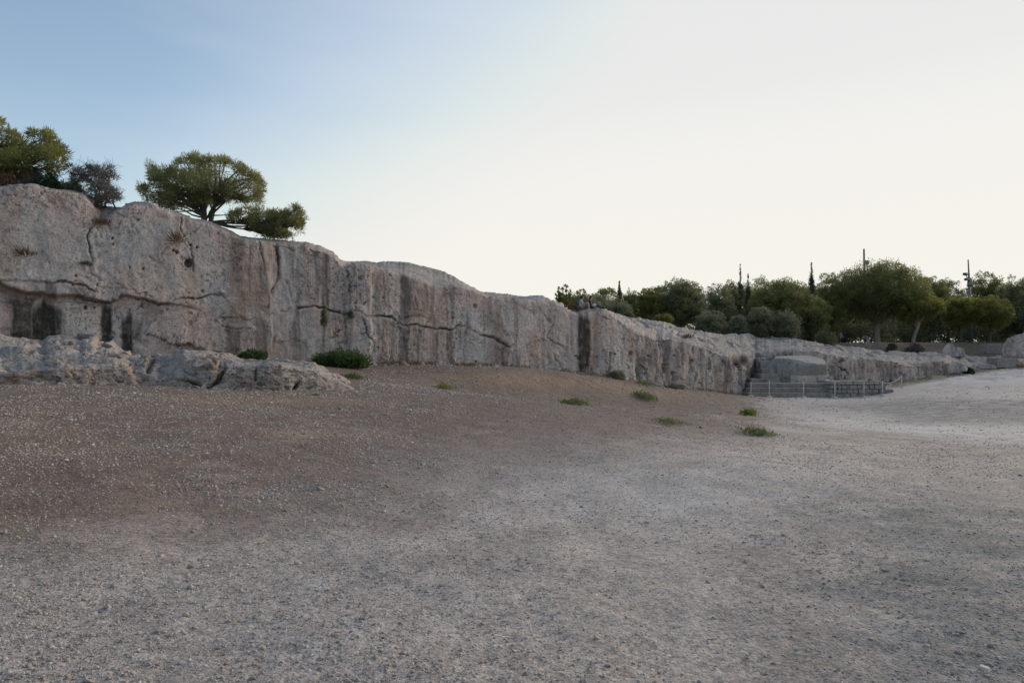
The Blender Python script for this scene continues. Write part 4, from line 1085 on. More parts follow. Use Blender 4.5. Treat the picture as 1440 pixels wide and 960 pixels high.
# --- trees in the wood beyond the rock (photo column, top row, width, depth)
WOOD = 'trees of the wood beyond the rock'
FT = [
 # name, label, px, ytop, w, D, mat, kind, kwargs
 ('tree', 'bushy tree with upright pale green shoots, leftmost of the wood, behind the cliff top', 793, 399, 30, 55, 'pine', 'shoots', dict(zbase=3.6, tint0=.6)),
 ('tree', 'second bushy tree with upright shoots, behind the two people sitting on the cliff', 818, 406, 36, 56, 'pine', 'shoots', dict(zbase=3.6, tint0=.5, dens=1.2)),
 ('olive_tree', 'low grey green olive directly behind the two sitting people', 826, 414, 40, 52, 'olive', 'olive', dict(bottom=.0, zbase=3.8, tint0=.2)),
 ('pine_tree', 'round topped pine just left of the short dark cypress', 853, 404, 40, 66, 'pine', 'pine', dict(bottom=.1)),
 ('cypress_tree', 'short dark cypress, the leftmost of the cypresses, standing over the low pines', 871, 393, 16, 68, 'cypress', 'cypress', dict(dens=1.5)),
 ('pine_tree', 'small loose pine just right of the short dark cypress', 888, 407, 30, 66, 'pine', 'pine', dict(bottom=.15, dens=.7, tint0=.6)),
 ('olive_tree', 'grey green olive below the short dark cypress at the rock edge', 868, 423, 44, 60, 'olive', 'olive', dict(bottom=.0, tint0=.3)),
 ('tree', 'grey green bush-like tree in the gap between the sitting people and the short dark cypress', 843, 413, 34, 64, 'olive', 'olive', dict(bottom=.0, tint0=.5)),
 ('olive_tree', 'olive green tree low behind the first upright shoots at the left end of the wood', 806, 412, 46, 62, 'pine', 'pine', dict(bottom=.0, zbase=3.6, tint0=.45)),
 ('pine_tree', 'dark pine filling the gap left of the large dark dense pine', 926, 402, 44, 74, 'pine', 'pine', dict(bottom=.15, tint0=.35)),
 ('olive_tree', 'olive green rounded tree between the small loose pine and the yellow green pine', 898, 418, 34, 70, 'pine', 'pine', dict(bottom=.0, tint0=.4)),
 ('pine_tree', 'yellow green pine with sky showing beside its trunk', 912, 405, 36, 66, 'pine_yellow', 'pine', dict(bottom=.35, dens=.8, tint0=.35)),
 ('cypress_tree', 'small pointed dark conifer behind the yellow green pine', 902, 408, 10, 72, 'cypress', 'cypress', {}),
 ('pine_tree', 'large dark dense pine with a flat shoulder right of the sky gap', 957, 391, 62, 67, 'pine_dark', 'pine', dict(bottom=.25, dens=1.4)),
 ('bare_tree', 'bare grey twiggy tree top sticking out beside the large dark dense pine', 990, 386, 34, 74, 'twig', 'bare', {}),
 ('olive_tree', 'grey olive at the foot of the bare twiggy tree', 1000, 437, 44, 63, 'olive', 'olive', dict(bottom=.0, tint0=.35)),
 ('pine_tree', 'dark pine between the bare twiggy tree and the sparse tall cypress', 1010, 398, 44, 70, 'pine_dark', 'pine', dict(bottom=.1, dens=1.2)),
 ('pine_tree', 'narrow dark pine at the left foot of the sparse tall cypress', 1027, 393, 26, 72, 'pine_dark', 'pine', dict(bottom=.1)),
 ('cypress_tree', 'tall ragged cypress with a sparse see-through top', 1041, 369, 15, 72, 'cypress', 'cypress', dict(dens=.6)),
 ('cypress_tree', 'slim dark cypress just right of the ragged cypress', 1052, 383, 14, 74, 'cypress', 'cypress', {}),
 ('pine_tree', 'pine with a tufted top right behind the slim dark cypress', 1068, 386, 36, 76, 'pine_dark', 'pine', dict(bottom=.1)),
 ('pine_tree', 'broad olive green pine left of the tall pointed cypress', 1098, 393, 82, 70, 'pine', 'pine', dict(bottom=.15, dens=1.7, tint0=.4)),
 ('olive_tree', 'small grey olive between two larger olives at the rock edge', 1038, 443, 26, 62, 'olive', 'olive', dict(bottom=.05, tint0=.4)),
 ('olive_tree', 'large rounded grey olive below the broad olive green pine', 1068, 431, 44, 63, 'olive', 'olive', dict(bottom=.0, dens=1.2, tint0=.15)),
 ('olive_tree', 'dull grey olive with bare stems at its right side', 1104, 436, 40, 63, 'olive', 'olive', dict(bottom=.0, tint0=.1)),
 ('cypress_tree', 'tall pointed dark cypress rising clear above the middle of the wood', 1141, 365, 18, 74, 'cypress', 'cypress', dict(dens=1.2)),
 ('pine_tree', 'pine with a rounded crown just right of the tall pointed cypress', 1166, 383, 46, 76, 'pine', 'pine', dict(bottom=.15, dens=1.2, tint0=.5)),
 ('pine_tree', 'low yellowish pine in front of the tall pointed cypress', 1146, 418, 44, 70, 'pine', 'pine', dict(bottom=.25, tint0=.5)),
 ('pine_tree', 'biggest pine of the wood with a domed crown and thick trunk', 1236, 369, 116, 75, 'pine', 'pine', dict(bottom=.30, dens=2.6, trunk_r=.34, tint0=.28)),
 ('pine_tree', 'pine with a leaning pale trunk right of the biggest pine', 1284, 412, 58, 72, 'pine_yellow', 'pine', dict(bottom=.42, lean=.9, trunk_r=.2, tint0=.3)),
 ('pine_tree', 'pine behind the one with the leaning pale trunk', 1306, 386, 52, 82, 'pine', 'pine', dict(bottom=.2, dens=1.2)),
 ('pine_tree', 'dark pine left of the lamp pole, topped by a ragged tuft', 1332, 391, 44, 84, 'pine_dark', 'pine', dict(bottom=.2)),
 ('bare_tree', 'thin pinkish grey bare tree left of the lamp pole', 1347, 389, 24, 88, 'twig', 'bare', dict(dens=.7)),
 ('pine_tree', 'layered bright green pine under the lamp pole', 1352, 416, 50, 74, 'pine_yellow', 'pine', dict(bottom=.35, tint0=.35)),
 ('pine_tree', 'pine with bright tufts right of the lamp pole', 1392, 418, 54, 73, 'pine_yellow', 'pine', dict(bottom=.3, tint0=.3)),
 ('pine_tree', 'tall pine rising right behind the lamp pole', 1386, 383, 52, 86, 'pine', 'pine', dict(bottom=.2, dens=1.2)),
 ('pine_tree', 'dark pine above the wedge shaped boulder at the right edge', 1432, 388, 60, 80, 'pine_dark', 'pine', dict(bottom=.1, dens=1.4)),
 ('pine_tree', 'pine at the right edge of the photo, cut by the frame', 1474, 392, 70, 76, 'pine_dark', 'pine', dict(bottom=.1, dens=1.4)),
 ('pine_tree', 'shaded pine low between the biggest pine and the yellowish pine', 1190, 398, 60, 84, 'pine_dark', 'pine', dict(bottom=.1, dens=1.4)),
 ('pine_tree', 'dark pine in the back row behind the sparse tall cypress', 1048, 401, 70, 84, 'pine_dark', 'pine', dict(bottom=.0, dens=1.4)),
 ('pine_tree', 'dark pine in the back row behind the yellow green pine', 934, 412, 60, 80, 'pine_dark', 'pine', dict(bottom=.1)),
 ('pine_tree', 'dark pine in the back row right of the broad olive green pine', 1128, 399, 60, 86, 'pine_dark', 'pine', dict(bottom=.0, dens=1.2)),
 ('pine_tree', 'dark pine in the back row between lamp pole and right edge', 1410, 398, 70, 92, 'pine_dark', 'pine', dict(bottom=.0, dens=1.3)),
 ('pine_tree', 'dark pine in the back row behind the leaning pale trunk', 1276, 396, 80, 94, 'pine_dark', 'pine', dict(bottom=.0, dens=1.3)),
]
for i, (nm, lb, px, yt, w, D, mt, kd, kw) in enumerate(FT):
    make_tree(nm, lb, nm.replace('_', ' ').replace('pine tree', 'pine').replace('olive tree', 'olive tree'), WOOD, px, yt, w, D, mt, 100 + i, kd, **kw)

# dark undergrowth of the wood: one mass
def undergrowth():
    r = np.random.default_rng(77); G = Geo()
    k = 560
    px = np.concatenate([r.uniform(945, 1560, 420), r.uniform(1100, 1560, 140)]); D = np.concatenate([r.uniform(84, 104, 420), r.uniform(79, 86, 140)])
    x = (px - CX) / F * D; z = ground_z(x, D)
    cen = np.stack([x, D, z + r.uniform(.2, 1, k) * np.where(D > 86, 5.2, 2.6)], -1)
    clump_leaves(G, cen, r.uniform(.9, 1.6, k), 90, .34, .2, r, np.clip(r.normal(.3, .2, k), 0, 1), flat=.9)
    o = G.build('undergrowth', M['pine_dark'], None, smooth=False)
    tag(o, 'dark undergrowth filling the wood beneath the pines', None, None, 'stuff')
undergrowth()

BUSH = 'shrubs at the edge of the wood'
def bush(name, label, px, py_base, wpx, hpx, D, mat, seed, group=None, dens=1.0, leaf=None, tint0=.45, z=None, cat='bush', flatness=1.0, up=.4, part='foliage'):
    r = np.random.default_rng(seed)
    b = P(px, py_base, D) if z is None else np.array([(px - CX) / F * D, D, z])
    Wd, H = wpx * D / F, hpx * D / F; pxm = D / F * 1.4
    L = leaf or max(.05, 1.7 * pxm)
    t = thing(name, label, cat, b, group)
    k = int(22 * dens) + 4
    a = r.uniform(0, 6.28, k); rr = np.sqrt(r.uniform(0, 1, k))
    cr = np.minimum(.22 * Wd, .45 * H) * r.uniform(.6, 1.1, k)
    cen = np.stack([np.cos(a) * rr * (Wd * .5 - cr * .6), np.sin(a) * rr * (Wd * .3), (1 - .6 * rr ** 2) * r.uniform(.2, 1, k) * (H - cr * .6)], -1)
    G, T = Geo(), Geo()
    clump_leaves(G, cen, cr, 80, L, L * .4, r, np.clip(r.normal(tint0, .2, k), 0, 1), flat=.9, up=up)
    for i in range(0, k, 2):
        T.tube(limb((cen[i, 0] * .2, cen[i, 1] * .2, -.05), cen[i], r, .1, 5), np.linspace(.018, .006, 5), 4, cap=False)
    T.build('stems', M['bark'], t); G.build(part, M[mat], t, smooth=False)
    return t
bush('bush', 'dark rounded bush on the rock edge left of the person in blue trousers', 1160, 483, 36, 22, 66, 'pine_dark', 201, BUSH, 1.2)
bush('bush', 'brown grey low shrub on the bank left of the leaning pale trunk', 1255, 493, 14, 13, 69, 'twig', 202, BUSH, .6)
bush('bush', 'brown grey spreading shrub on the bank under the leaning pale trunk', 1287, 495, 24, 13, 69, 'twig', 203, BUSH, .9)
bush('bush', 'dry brown shrub on the bank behind the paired boulders', 1375, 492, 44, 14, 72, 'dry', 204, BUSH, 1.0, tint0=.05)
bush('bush', 'dark green bush at the foot of the terrace rocks beside the pale path', 1362, 525, 13, 9, 56.5, 'bush_dark', 205)
bush('bush', 'small yellow green bush at the top of the shelf by the sky gap', 932, 452, 30, 12, 60, 'pine_yellow', 206, tint0=.3)

# --- trees and shrubs on top of the cliff, crowns traced as lobes with real depth
def in_poly(x, y, poly):
    p = np.array(poly, float); ins = np.zeros(x.shape, bool)
    for (ax, ay), (bx, by) in zip(p, np.roll(p, -1, 0)):
        c = ((ay > y) != (by > y)) & (x < (bx - ax) * (y - ay) / (by - ay + 1e-12) + ax); ins ^= c
    return ins
def edge_dist(x, y, poly):
    p = list(poly) + [poly[0]]; return seg_dist(x, y, p)
def poly_clumps(poly, D, n, r, thick, minr, maxr):
    p = np.array(poly, float); out = []
    so = r.uniform(0, 50)
    while len(out) < n:
        x, y = r.uniform(p[:, 0].min(), p[:, 0].max(), 400), r.uniform(p[:, 1].min(), p[:, 1].max(), 400)
        hole = fbm(np.stack([x * .045, y * .10, 0 * x + so], -1), 1, 3) < -.06
        ok = in_poly(x, y, poly) & ~hole; x, y = x[ok], y[ok]; e = edge_dist(x, y, poly)
        ok = e > minr * F / D * .55
        for a, b, c in zip(x[ok], y[ok], e[ok]): out.append((a, b, c))
    o = np.array(out[:n]); ed = o[:, 2] * D / F
    rad = np.clip(ed * .95, minr, maxr) * r.uniform(.8, 1.15, n)
    dy = r.uniform(-1, 1, n) * np.minimum(thick, .5 + 1.5 * ed)
    c = P(o[:, 0], o[:, 1], D); c[:, 1] += dy; c[:, 0] *= c[:, 1] / D
    c[:, 2] = EYE + (c[:, 2] - EYE) * c[:, 1] / D
    return c, rad

def hero_pine():
    r = np.random.default_rng(5); D = 31.0
    main = [(206, 228), (213, 240), (222, 236), (238, 242), (245, 232), (250, 226), (262, 222), (275, 218), (292, 222), (312, 222), (330, 228), (346, 236), (360, 246), (370, 254), (372, 268), (366, 276), (373, 285), (355, 286), (335, 282), (318, 284), (300, 286), (285, 286), (268, 289), (250, 294), (232, 294), (212, 286), (200, 275), (191, 265), (203, 262), (214, 266), (212, 255), (208, 245)]
    low = [(322, 302), (340, 295), (360, 292), (378, 297), (395, 301), (408, 295), (418, 290), (421, 300), (428, 303), (426, 315), (424, 327), (408, 333), (390, 335), (372, 332), (362, 324), (345, 318), (330, 312), (318, 306)]
    b = P(291, 318, D)
    t = thing('pine_tree', 'spreading dark green pine alone on the cliff edge with a low branch to the right', 'pine', b, 'trees and shrubs on top of the cliff')
    c1, r1 = poly_clumps(main, D, 300, r, 2.2, .09, .30)
    c2, r2 = poly_clumps(low, D, 150, r, 1.1, .08, .19)
    T, G = Geo(), Geo()
    cen = np.vstack([c1, c2]); rad = np.concatenate([r1, r2])
    k = len(cen)
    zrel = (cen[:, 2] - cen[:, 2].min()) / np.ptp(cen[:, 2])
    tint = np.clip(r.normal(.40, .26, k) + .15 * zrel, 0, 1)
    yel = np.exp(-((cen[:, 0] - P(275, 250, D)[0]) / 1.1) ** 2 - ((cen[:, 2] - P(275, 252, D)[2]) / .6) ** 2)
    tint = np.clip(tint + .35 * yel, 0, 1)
    clump_leaves(G, cen, rad, 62, .23, .026, r, tint, flat=.60, up=.6, spread=1.5)
    def fringe(poly, n, low):
        p = np.array(poly + [poly[0]], float); i = r.integers(0, len(poly), n); t = r.uniform(0, 1, n)[:, None]
        q = p[i] * (1 - t) + p[i + 1] * t + r.normal(0, 1.6, (n, 2))
        ctr = np.mean(p, 0); q = q + (ctr - q) * .04
        c = P(q[:, 0], q[:, 1], D + r.normal(0, .4 if low else .7, n)); return c
    fr_ = np.vstack([fringe(main, 170, 0), fringe(low, 90, 1)])
    clump_leaves(G, fr_, r.uniform(.05, .14, len(fr_)), 22, .22, .024, r, np.clip(r.normal(.55, .22, len(fr_)), 0, 1), flat=.8, up=.8, spread=1.6)
    for q in fr_[::3]:
        j = np.argmin(((cen - q) ** 2).sum(1)); T.tube(limb(cen[j], q, r, .1, 3), [.012, .008, .004], 3, cap=False)
    s1 = limb(b + [-.1, 0, -.3], P(287, 268, D), r, .05, 8); s2 = limb(b + [.1, 0, -.2], P(303, 268, D), r, .08, 8)
    T.tube(s1, np.linspace(.17, .08, 8), 8); T.tube(s2, np.linspace(.13, .06, 8), 8)
    for i in range(0, len(c1), 3):
        s = s1 if cen[i, 0] < P(292, 0, D)[0] else s2
        T.tube(limb(s[r.integers(3, 8)], c1[i], r, .16, 6, .08), np.linspace(.05, .010, 6), 5, cap=False)
    a0 = P(300, 312, D)
    for e in ((372, 329), (395, 322), (412, 312), (350, 311), (405, 326)):
        p = limb(a0, P(e[0], e[1], D) + [0, r.normal() * .5, 0], r, .16, 8, -.08); T.tube(p, np.linspace(.055, .014, 8), 5, cap=False)
        for j in range(len(c2)):
            if np.linalg.norm(c2[j] - p[-1]) < .9: T.tube(limb(p[r.integers(4, 7)], c2[j], r, .12, 5), np.linspace(.028, .008, 5), 4, cap=False)
    for e in ((228, 292), (245, 286), (258, 284), (236, 296), (268, 290), (330, 284), (322, 300)):
        T.tube(limb(P(292, 306, D), P(e[0], e[1], D) + [0, r.normal() * .8, 0], r, .22, 7, .12), np.linspace(.05, .012, 7), 5, cap=False)
    for X in (T, G): X.v = [v - b for v in X.v]
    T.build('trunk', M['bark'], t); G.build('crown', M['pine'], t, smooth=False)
hero_pine()
def left_pine():
    r = np.random.default_rng(6); D = 27.5
    poly = [(-90, 150), (-40, 158), (0, 166), (11, 170), (15, 177), (22, 188), (35, 188), (48, 184), (58, 186), (66, 184), (76, 184), (76, 196), (90, 202), (98, 215), (104, 226), (102, 236), (92, 246), (60, 252), (30, 256), (0, 258), (-90, 262)]
    b = P(-20, 280, D)
    t = thing('pine_tree', 'yellow green pine at the left edge of the photo, cut off by the frame', 'pine', b, 'trees and shrubs on top of the cliff')
    c, rad = poly_clumps(poly, D, 230, r, 2.0, .10, .34)
    T, G = Geo(), Geo()
    clump_leaves(G, c, rad, 85, .25, .03, r, np.clip(r.normal(.45, .26, len(c)), 0, 1), flat=.7, up=.6, spread=1.3)
    s = limb(b + [0, 0, -.4], P(-15, 215, D), r, .08, 8); T.tube(s, np.linspace(.22, .1, 8), 8)
    for i in range(0, len(c), 2):
        T.tube(limb(s[r.integers(3, 8)], c[i], r, .14, 7, .05), np.linspace(.055, .010, 7), 5, cap=False)
    for X in (T, G): X.v = [v - b for v in X.v]
    T.build('trunk', M['bark'], t); G.build('crown', M['pine_yellow'], t, smooth=False)
left_pine()
def twiggy(label, poly, root, D, seed, n, mat, tint, name='bare_shrub', cat='shrub'):
    r = np.random.default_rng(seed); b = P(*root, D)
    t = thing(name, label, cat, b, 'trees and shrubs on top of the cliff')
    c, rad = poly_clumps(poly, D, n, r, 1.1, .10, .24)
    T, G = Geo(), Geo()
    stems = []
    for _ in range(12):
        e = c[r.integers(len(c))]; p = limb(b + r.normal(size=3) * [.3, .3, 0], e, r, .1, 8); stems.append(p); T.tube(p, np.linspace(.04, .008, 8), 5, a=r.uniform(.1, .6), cap=False)
    allp = np.concatenate([s[2:] for s in stems])
    for q in c:
        s = allp[np.argmin(((allp - q) ** 2).sum(1) + r.uniform(0, .4, len(allp)))]
        T.tube(limb(s, q, r, .15, 5), np.linspace(.014, .006, 5), 4, a=r.uniform(.2, .9), cap=False)
        for _ in range(7):
            T.tube(limb(q, q + r.normal(size=3) * .17 + [0, 0, .05], r, .2, 3), [.007, .005, .003], 3, a=r.uniform(.2, .9), cap=False)
    clump_leaves(G, c, rad, 26, .06, .028, r, np.clip(r.normal(tint, .2, len(c)), 0, 1), flat=.9)
    for X in (T, G): X.v = [v - b for v in X.v]
    T.build('twigs', M['twig'], t); G.build('leaves', M[mat], t, smooth=False)
twiggy('grey brown half bare shrub between the two pines on the cliff', [(96, 268), (98, 244), (110, 233), (122, 229), (130, 235), (140, 229), (150, 226), (161, 225), (161, 244), (171, 249), (175, 261), (172, 275), (165, 286), (152, 289), (138, 288), (124, 280), (108, 272)], (140, 292), 27.6, 61, 230, 'twig', .45)
twiggy('low grey thicket under the yellow green pine at the left edge', [(8, 262), (14, 248), (28, 240), (48, 238), (60, 246), (58, 262), (30, 268)], (35, 270), 27.4, 62, 90, 'twig', .35)
bush('bush', 'dark bluish green bush on the cliff edge under the yellow green pine', 66, 270, 40, 27, 26.6, 'bush_dark', 211, 'trees and shrubs on top of the cliff', 1.4, leaf=.10)
bush('bush', 'dry reddish brown round bush at the cliff edge on the far left', 12, 268, 28, 23, 25.8, 'dry', 212, 'trees and shrubs on top of the cliff', 1.3, leaf=.10, tint0=.1)
bush('bush', 'sparse olive green bush at the foot of the half bare shrub', 96, 270, 38, 18, 27.2, 'olive', 213, 'trees and shrubs on top of the cliff', 1.0, leaf=.10)
bush('grass_tuft', 'brown grass tuft on the cliff top left of the two sitting people', 802, 438, 24, 8, 40.8, 'dry', 214, None, .8, leaf=.16, tint0=.1, cat='grass tuft', up=1.0)

# plants in and at the foot of the face, weeds on the mound
WEED = 'green weeds on the ground'
bush('bush', 'bright green leafy bush at the foot of the cliff, largest of the ground plants', 480, 513.5, 82, 22, 29.6, 'shrub', 221, None, 2.6, leaf=.16, tint0=.45)
bush('bush', 'small green bush behind the low ledge at the foot of the cliff', 357, 506, 40, 14, 26.8, 'shrub', 222, None, 1.0, leaf=.13, tint0=.5)
bush('hanging_plant', 'green plant hanging from the long joint in the middle of the cliff', 456, 458, 9, 22, 29.85, 'olive', 223, None, .4, leaf=.12, cat='plant', tint0=.4)
bush('hanging_plant', 'small green plant in the joint beside the vertical crack', 493, 446, 6, 9, 31.2, 'olive', 224, None, .2, leaf=.12, cat='plant', tint0=.4)
def tuft(label, px, py, wpx, hpx, D, mat, seed, count=150, tint0=.3, name='dry_tuft', droop=.0):
    r = np.random.default_rng(seed); b = P(px, py, D); k = D / F
    t = thing(name, label, 'grass tuft', b)
    c = np.stack([r.normal(0, .22, count) * wpx * k, r.normal(0, .08, count), r.uniform(0, .25, count) * hpx * k], -1)
    d = np.stack([c[:, 0] / (wpx * k) * 1.6 + r.normal(0, .45, count), -np.abs(r.normal(.25, .35, count)), r.normal(.75 - droop, .45, count)], -1)
    G = Geo(); v, q = leaf_quads(c, d, hpx * k * r.uniform(.35, 1.0, count), .022 * r.uniform(.6, 1.4, count), r)
    G.add(v, q, None, np.repeat(np.clip(r.normal(tint0, .25, count), 0, 1), 4)); G.build('foliage', M[mat], t, smooth=False)
tuft('dry red brown tuft growing on the upper left cliff face', 36, 362, 22, 18, 24.1, 'dry', 225, tint0=.05)
tuft('dry tuft in the notch of the cliff edge left of the rounded knob', 146, 316, 16, 12, 25.9, 'dry', 226, tint0=.2)
tuft('small dry tuft beside the vertical crack on the left cliff face', 121, 373, 10, 8, 25.4, 'dry', 227, tint0=.3)
tuft('straw coloured tuft in the slot below the lone pine', 249, 342, 12, 22, 26.9, 'dry', 228, tint0=.6)
bush('bush', 'grey green shrub against the cliff foot on the right shoulder of the mound', 866, 533, 22, 13, 40.2, 'olive', 229, None, .8, leaf=.17, tint0=.5)
tuft('dark dry shrub on the edge of the shelf above the right end of the cliff', 966, 477, 12, 11, 46.4, 'twig', 230, tint0=.0)
def weed(label, px, py, wpx, hpx, mat, seed, count=260, leaf=.10, name='weed'):
    # find the ground point seen at that row
    D = np.geomspace(3, 47, 3000); x = (px - CX) / F * D; z = ground_z(x, D); yy = HZ - F * (z - EYE) / D
    ok = np.where((yy <= py))[0]; d = D[ok[0]] if len(ok) else 40
    r = np.random.default_rng(seed); b = np.array([(px - CX) / F * d, d, float(ground_z(np.array([(px - CX) / F * d]), np.array([d]))[0])])
    t = thing(name, label, 'weed', b, WEED)
    W_, H_ = wpx * d / F, hpx * d / F
    G = Geo(); c = np.stack([r.normal(0, .24, count) * W_, r.normal(0, .5, count) * min(W_, 1.2) * .6, np.zeros(count)], -1)
    c[:, 2] = ground_z(c[:, 0] + b[0], c[:, 1] + b[1]) - b[2] + r.uniform(0, .35, count) * H_
    dr = r.normal(size=(count, 3)) * [.9, .9, .4]; dr[:, 2] = np.abs(dr[:, 2]) + .45
    sc = np.exp(-(c[:, 0] / (W_ * .35)) ** 2) * .7 + .3
    v, q = leaf_quads(c, dr, H_ * r.uniform(.4, 1.0, count) * sc, max(.02, .028 * d / 20) * r.uniform(.7, 1.3, count), r)
    G.add(v, q, None, np.repeat(np.clip(r.normal(.5, .25, count), 0, 1), 4))
    G.build('foliage', M[mat], t, smooth=False)
weed('bright yellow green tuft on the right foot of the mound near the rope posts', 1053, 585, 20, 14, 'weed_bright', 301)
weed('sprawling green weed nearest the pale rock apron', 1066, 612, 52, 13, 'weed', 302, 420)
weed('green weed patch in the middle of the mound slope', 808, 570, 46, 13, 'weed', 303, 380)
weed('green weed patch below the grey green shrub on the mound', 906, 560, 36, 11, 'weed', 304, 300)
weed('flat pale green weed patch low on the mound slope', 942, 595, 56, 8, 'weed', 305, 320)
weed('small yellow green tuft at the left foot of the mound', 625, 546, 24, 9, 'weed_bright', 306, 160)
weed('green weed clump beside the right end of the low ledge', 497, 532, 34, 9, 'shrub', 307, 260)
weed('tiny green tuft in front of the low ledge', 443, 557, 16, 5, 'weed', 308, 90)
weed('thin green tuft at the cliff foot right of the grey green shrub', 905, 541, 30, 7, 'weed', 309, 140)
weed('thin weed at the foot of the fluted right part of the cliff', 964, 546, 14, 10, 'weed', 310, 90)

# ------------------------------------------------------------------ rope posts
POST = 'white rope posts in front of the stone platform'
def rope_post(label, px, D, h, group=POST, foot=True, z=None):
    b = gpt(px, D)
    if z is not None: b[2] = z
    t = thing('rope_post', label, 'rope post', b, group)
    G = Geo(); G.tube([(0, 0, .0), (0, 0, h * .5), (0, 0, h)], .028, 8); G.tube([(0, 0, h - .03), (0, 0, h + .02)], [.04, .04], 8)
    G.build('pole', M['white_paint'], t)
    if foot:
        K = Geo(); K.tube([(0, 0, -.06), (0, 0, .04), (0, 0, .10), (0, 0, .13)], [.19, .18, .13, .04], 10); K.build('footing', M['concrete'], t)
    return b + np.array([0, 0, h * .93])
posts = [rope_post('white rope post in the dark corner where cliff and platform meet', 1056, 46.2, 1.0),
         rope_post('white rope post before the left flight of steps', 1082, 46.0, 1.1),
         rope_post('white rope post before the carved block', 1130, 45.8, 1.1),
         rope_post('white rope post beside the white lump on the ledge', 1174, 45.7, 1.15),
         rope_post('white rope post before the middle of the coursed wall', 1215, 45.7, 1.05),
         rope_post('white rope post at the right end of the coursed wall', 1241, 45.9, 1.0)]
endp = rope_post('lone white rope post on the grass right of the coursed wall', 1268, 49.0, .95, foot=False)
up1 = rope_post('white rope post on the rock shelf above the left steps', 1082, 53.5, .85, 'white rope posts on the rock shelf', False, z=P(1082, 496.5, 53.5)[2])
up2 = rope_post('white rope post on the rock shelf at its right skyline', 1147, 56.0, .75, 'white rope posts on the rock shelf', False, z=P(1147, 492.5, 56)[2])
def rope(label, pts, sag):
    G = Geo()
    out = []
    for a, b, s in zip(pts[:-1], pts[1:], sag):
        t = np.linspace(0, 1, 9)[:, None]; p = a + (b - a) * t; p[:, 2] -= (s * 4 * t * (1 - t))[:, 0]; out.append(p if not out else p[1:])
    p = np.concatenate(out); G.tube(p, .017, 6)
    o = G.build('rope', M['rope']); return tag(o, label, 'rope')
rope('pale rope strung tight along the lower row of white posts', posts + [endp], [.03, .04, .04, .04, .03, .22])
rope('thin pale rope between the two posts on the rock shelf', [up1, up2], [.12])

# small things on the platform ledge
boulder('white_lamp', 'small white rounded lump on the ledge of the platform beside a rope post', 'lamp', P(1163, 537, 47.9), (.36, .25, .36), 51, 'white_lump', cuts=2)
boulder('stone', 'small red brown stone on top of the coursed wall', 'stone', P(1223, 534.5, 47.4), (.34, .25, .2), 52, 'red_stone')
def hoop():
    b = P(1170, 538, 48.0); t = np.linspace(0, math.pi, 12)
    G = Geo(); G.tube(np.stack([np.cos(t) * .28, 0 * t, np.sin(t) * .3 + .22], -1), .018, 6); G.tube([(.28, 0, .22), (.28, 0, 0)], .018, 6); G.tube([(-.28, 0, .22), (-.28, 0, 0)], .018, 6)
    o = G.build('metal_hoop', M['dark_metal']); o.location = b.tolist(); tag(o, 'dark curved metal hoop on the platform ledge right of the white lump', 'hoop')
hoop()
def stake():
    b = P(1228.5, 536.5, 47.6); G = Geo(); G.tube([(0, 0, -.05), (0, 0, .42)], .018, 6); o = G.build('stake', M['white_paint']); o.location = b.tolist()
    tag(o, 'thin white stake on top of the coursed wall beside the red brown stone', 'stake')
stake()

# ------------------------------------------------------------------ poles
def lamp_pole():
    D = 80.0; b = gpt(1367, D); top = P(1361.5, 365, D) - b
    t = thing('lamp_pole', 'grey lamp pole with two floodlights and a thin mast above the pines at the right', 'lamp pole', b)
    h1 = EYE + (HZ - 392) / F * D - b[2]
    lean = top[0] / top[2]
    G = Geo(); G.tube([(0, 0, -.2), (lean * h1 * .5, 0, h1 * .5), (lean * h1, 0, h1)], [.20, .17, .15], 10); G.build('pole', M['steel'], t)
    G = Geo(); G.tube([(lean * h1, 0, h1), tuple(top)], [.10, .07], 8); G.build('mast', M['steel'], t)
    def flood(dx, dz, rz):
        K = Geo(); K.box((lean * h1 + dx, 0, h1 + dz), (.62, .4, .28), rz); K.tube([(lean * h1 + dx, 0, h1 + dz - .15), (lean * h1 + dx * .3, 0, h1 + dz - .6), (lean * h1, 0, h1 + dz - .6)], .05, 5)
        f = K.build('floodlight', M['dark_metal'], t, smooth=False)
        L = Geo(); L.box((lean * h1 + dx, -.215, h1 + dz - .02), (.52, .03, .2), rz); L.build('lens', M['glass_grey'], f, smooth=False)
    flood(-.35, .55, .5); flood(-.15, -.05, -.3)
    K = Geo(); K.box((lean * h1 + .1, 0, h1 - .6), (.42, .35, .62)); K.build('control_box', M['steel'], t, smooth=False)
lamp_pole()
def plain_pole():
    D = 92.0; b = gpt(1217, D); top = P(1215, 350, D) - b
    t = thing('mast', 'thin bare grey mast rising behind the biggest pine', 'pole', b)
    G = Geo(); G.tube([(0, 0, -.2), tuple(top * .5), tuple(top)], [.18, .16, .12], 10); G.build('pole', M['steel'], t)
    K = Geo(); K.box(tuple(top * .865 + np.array([.35, 0, 0])), (.45, .35, .5)); K.build('control_box', M['steel'], t, smooth=False)
plain_pole()

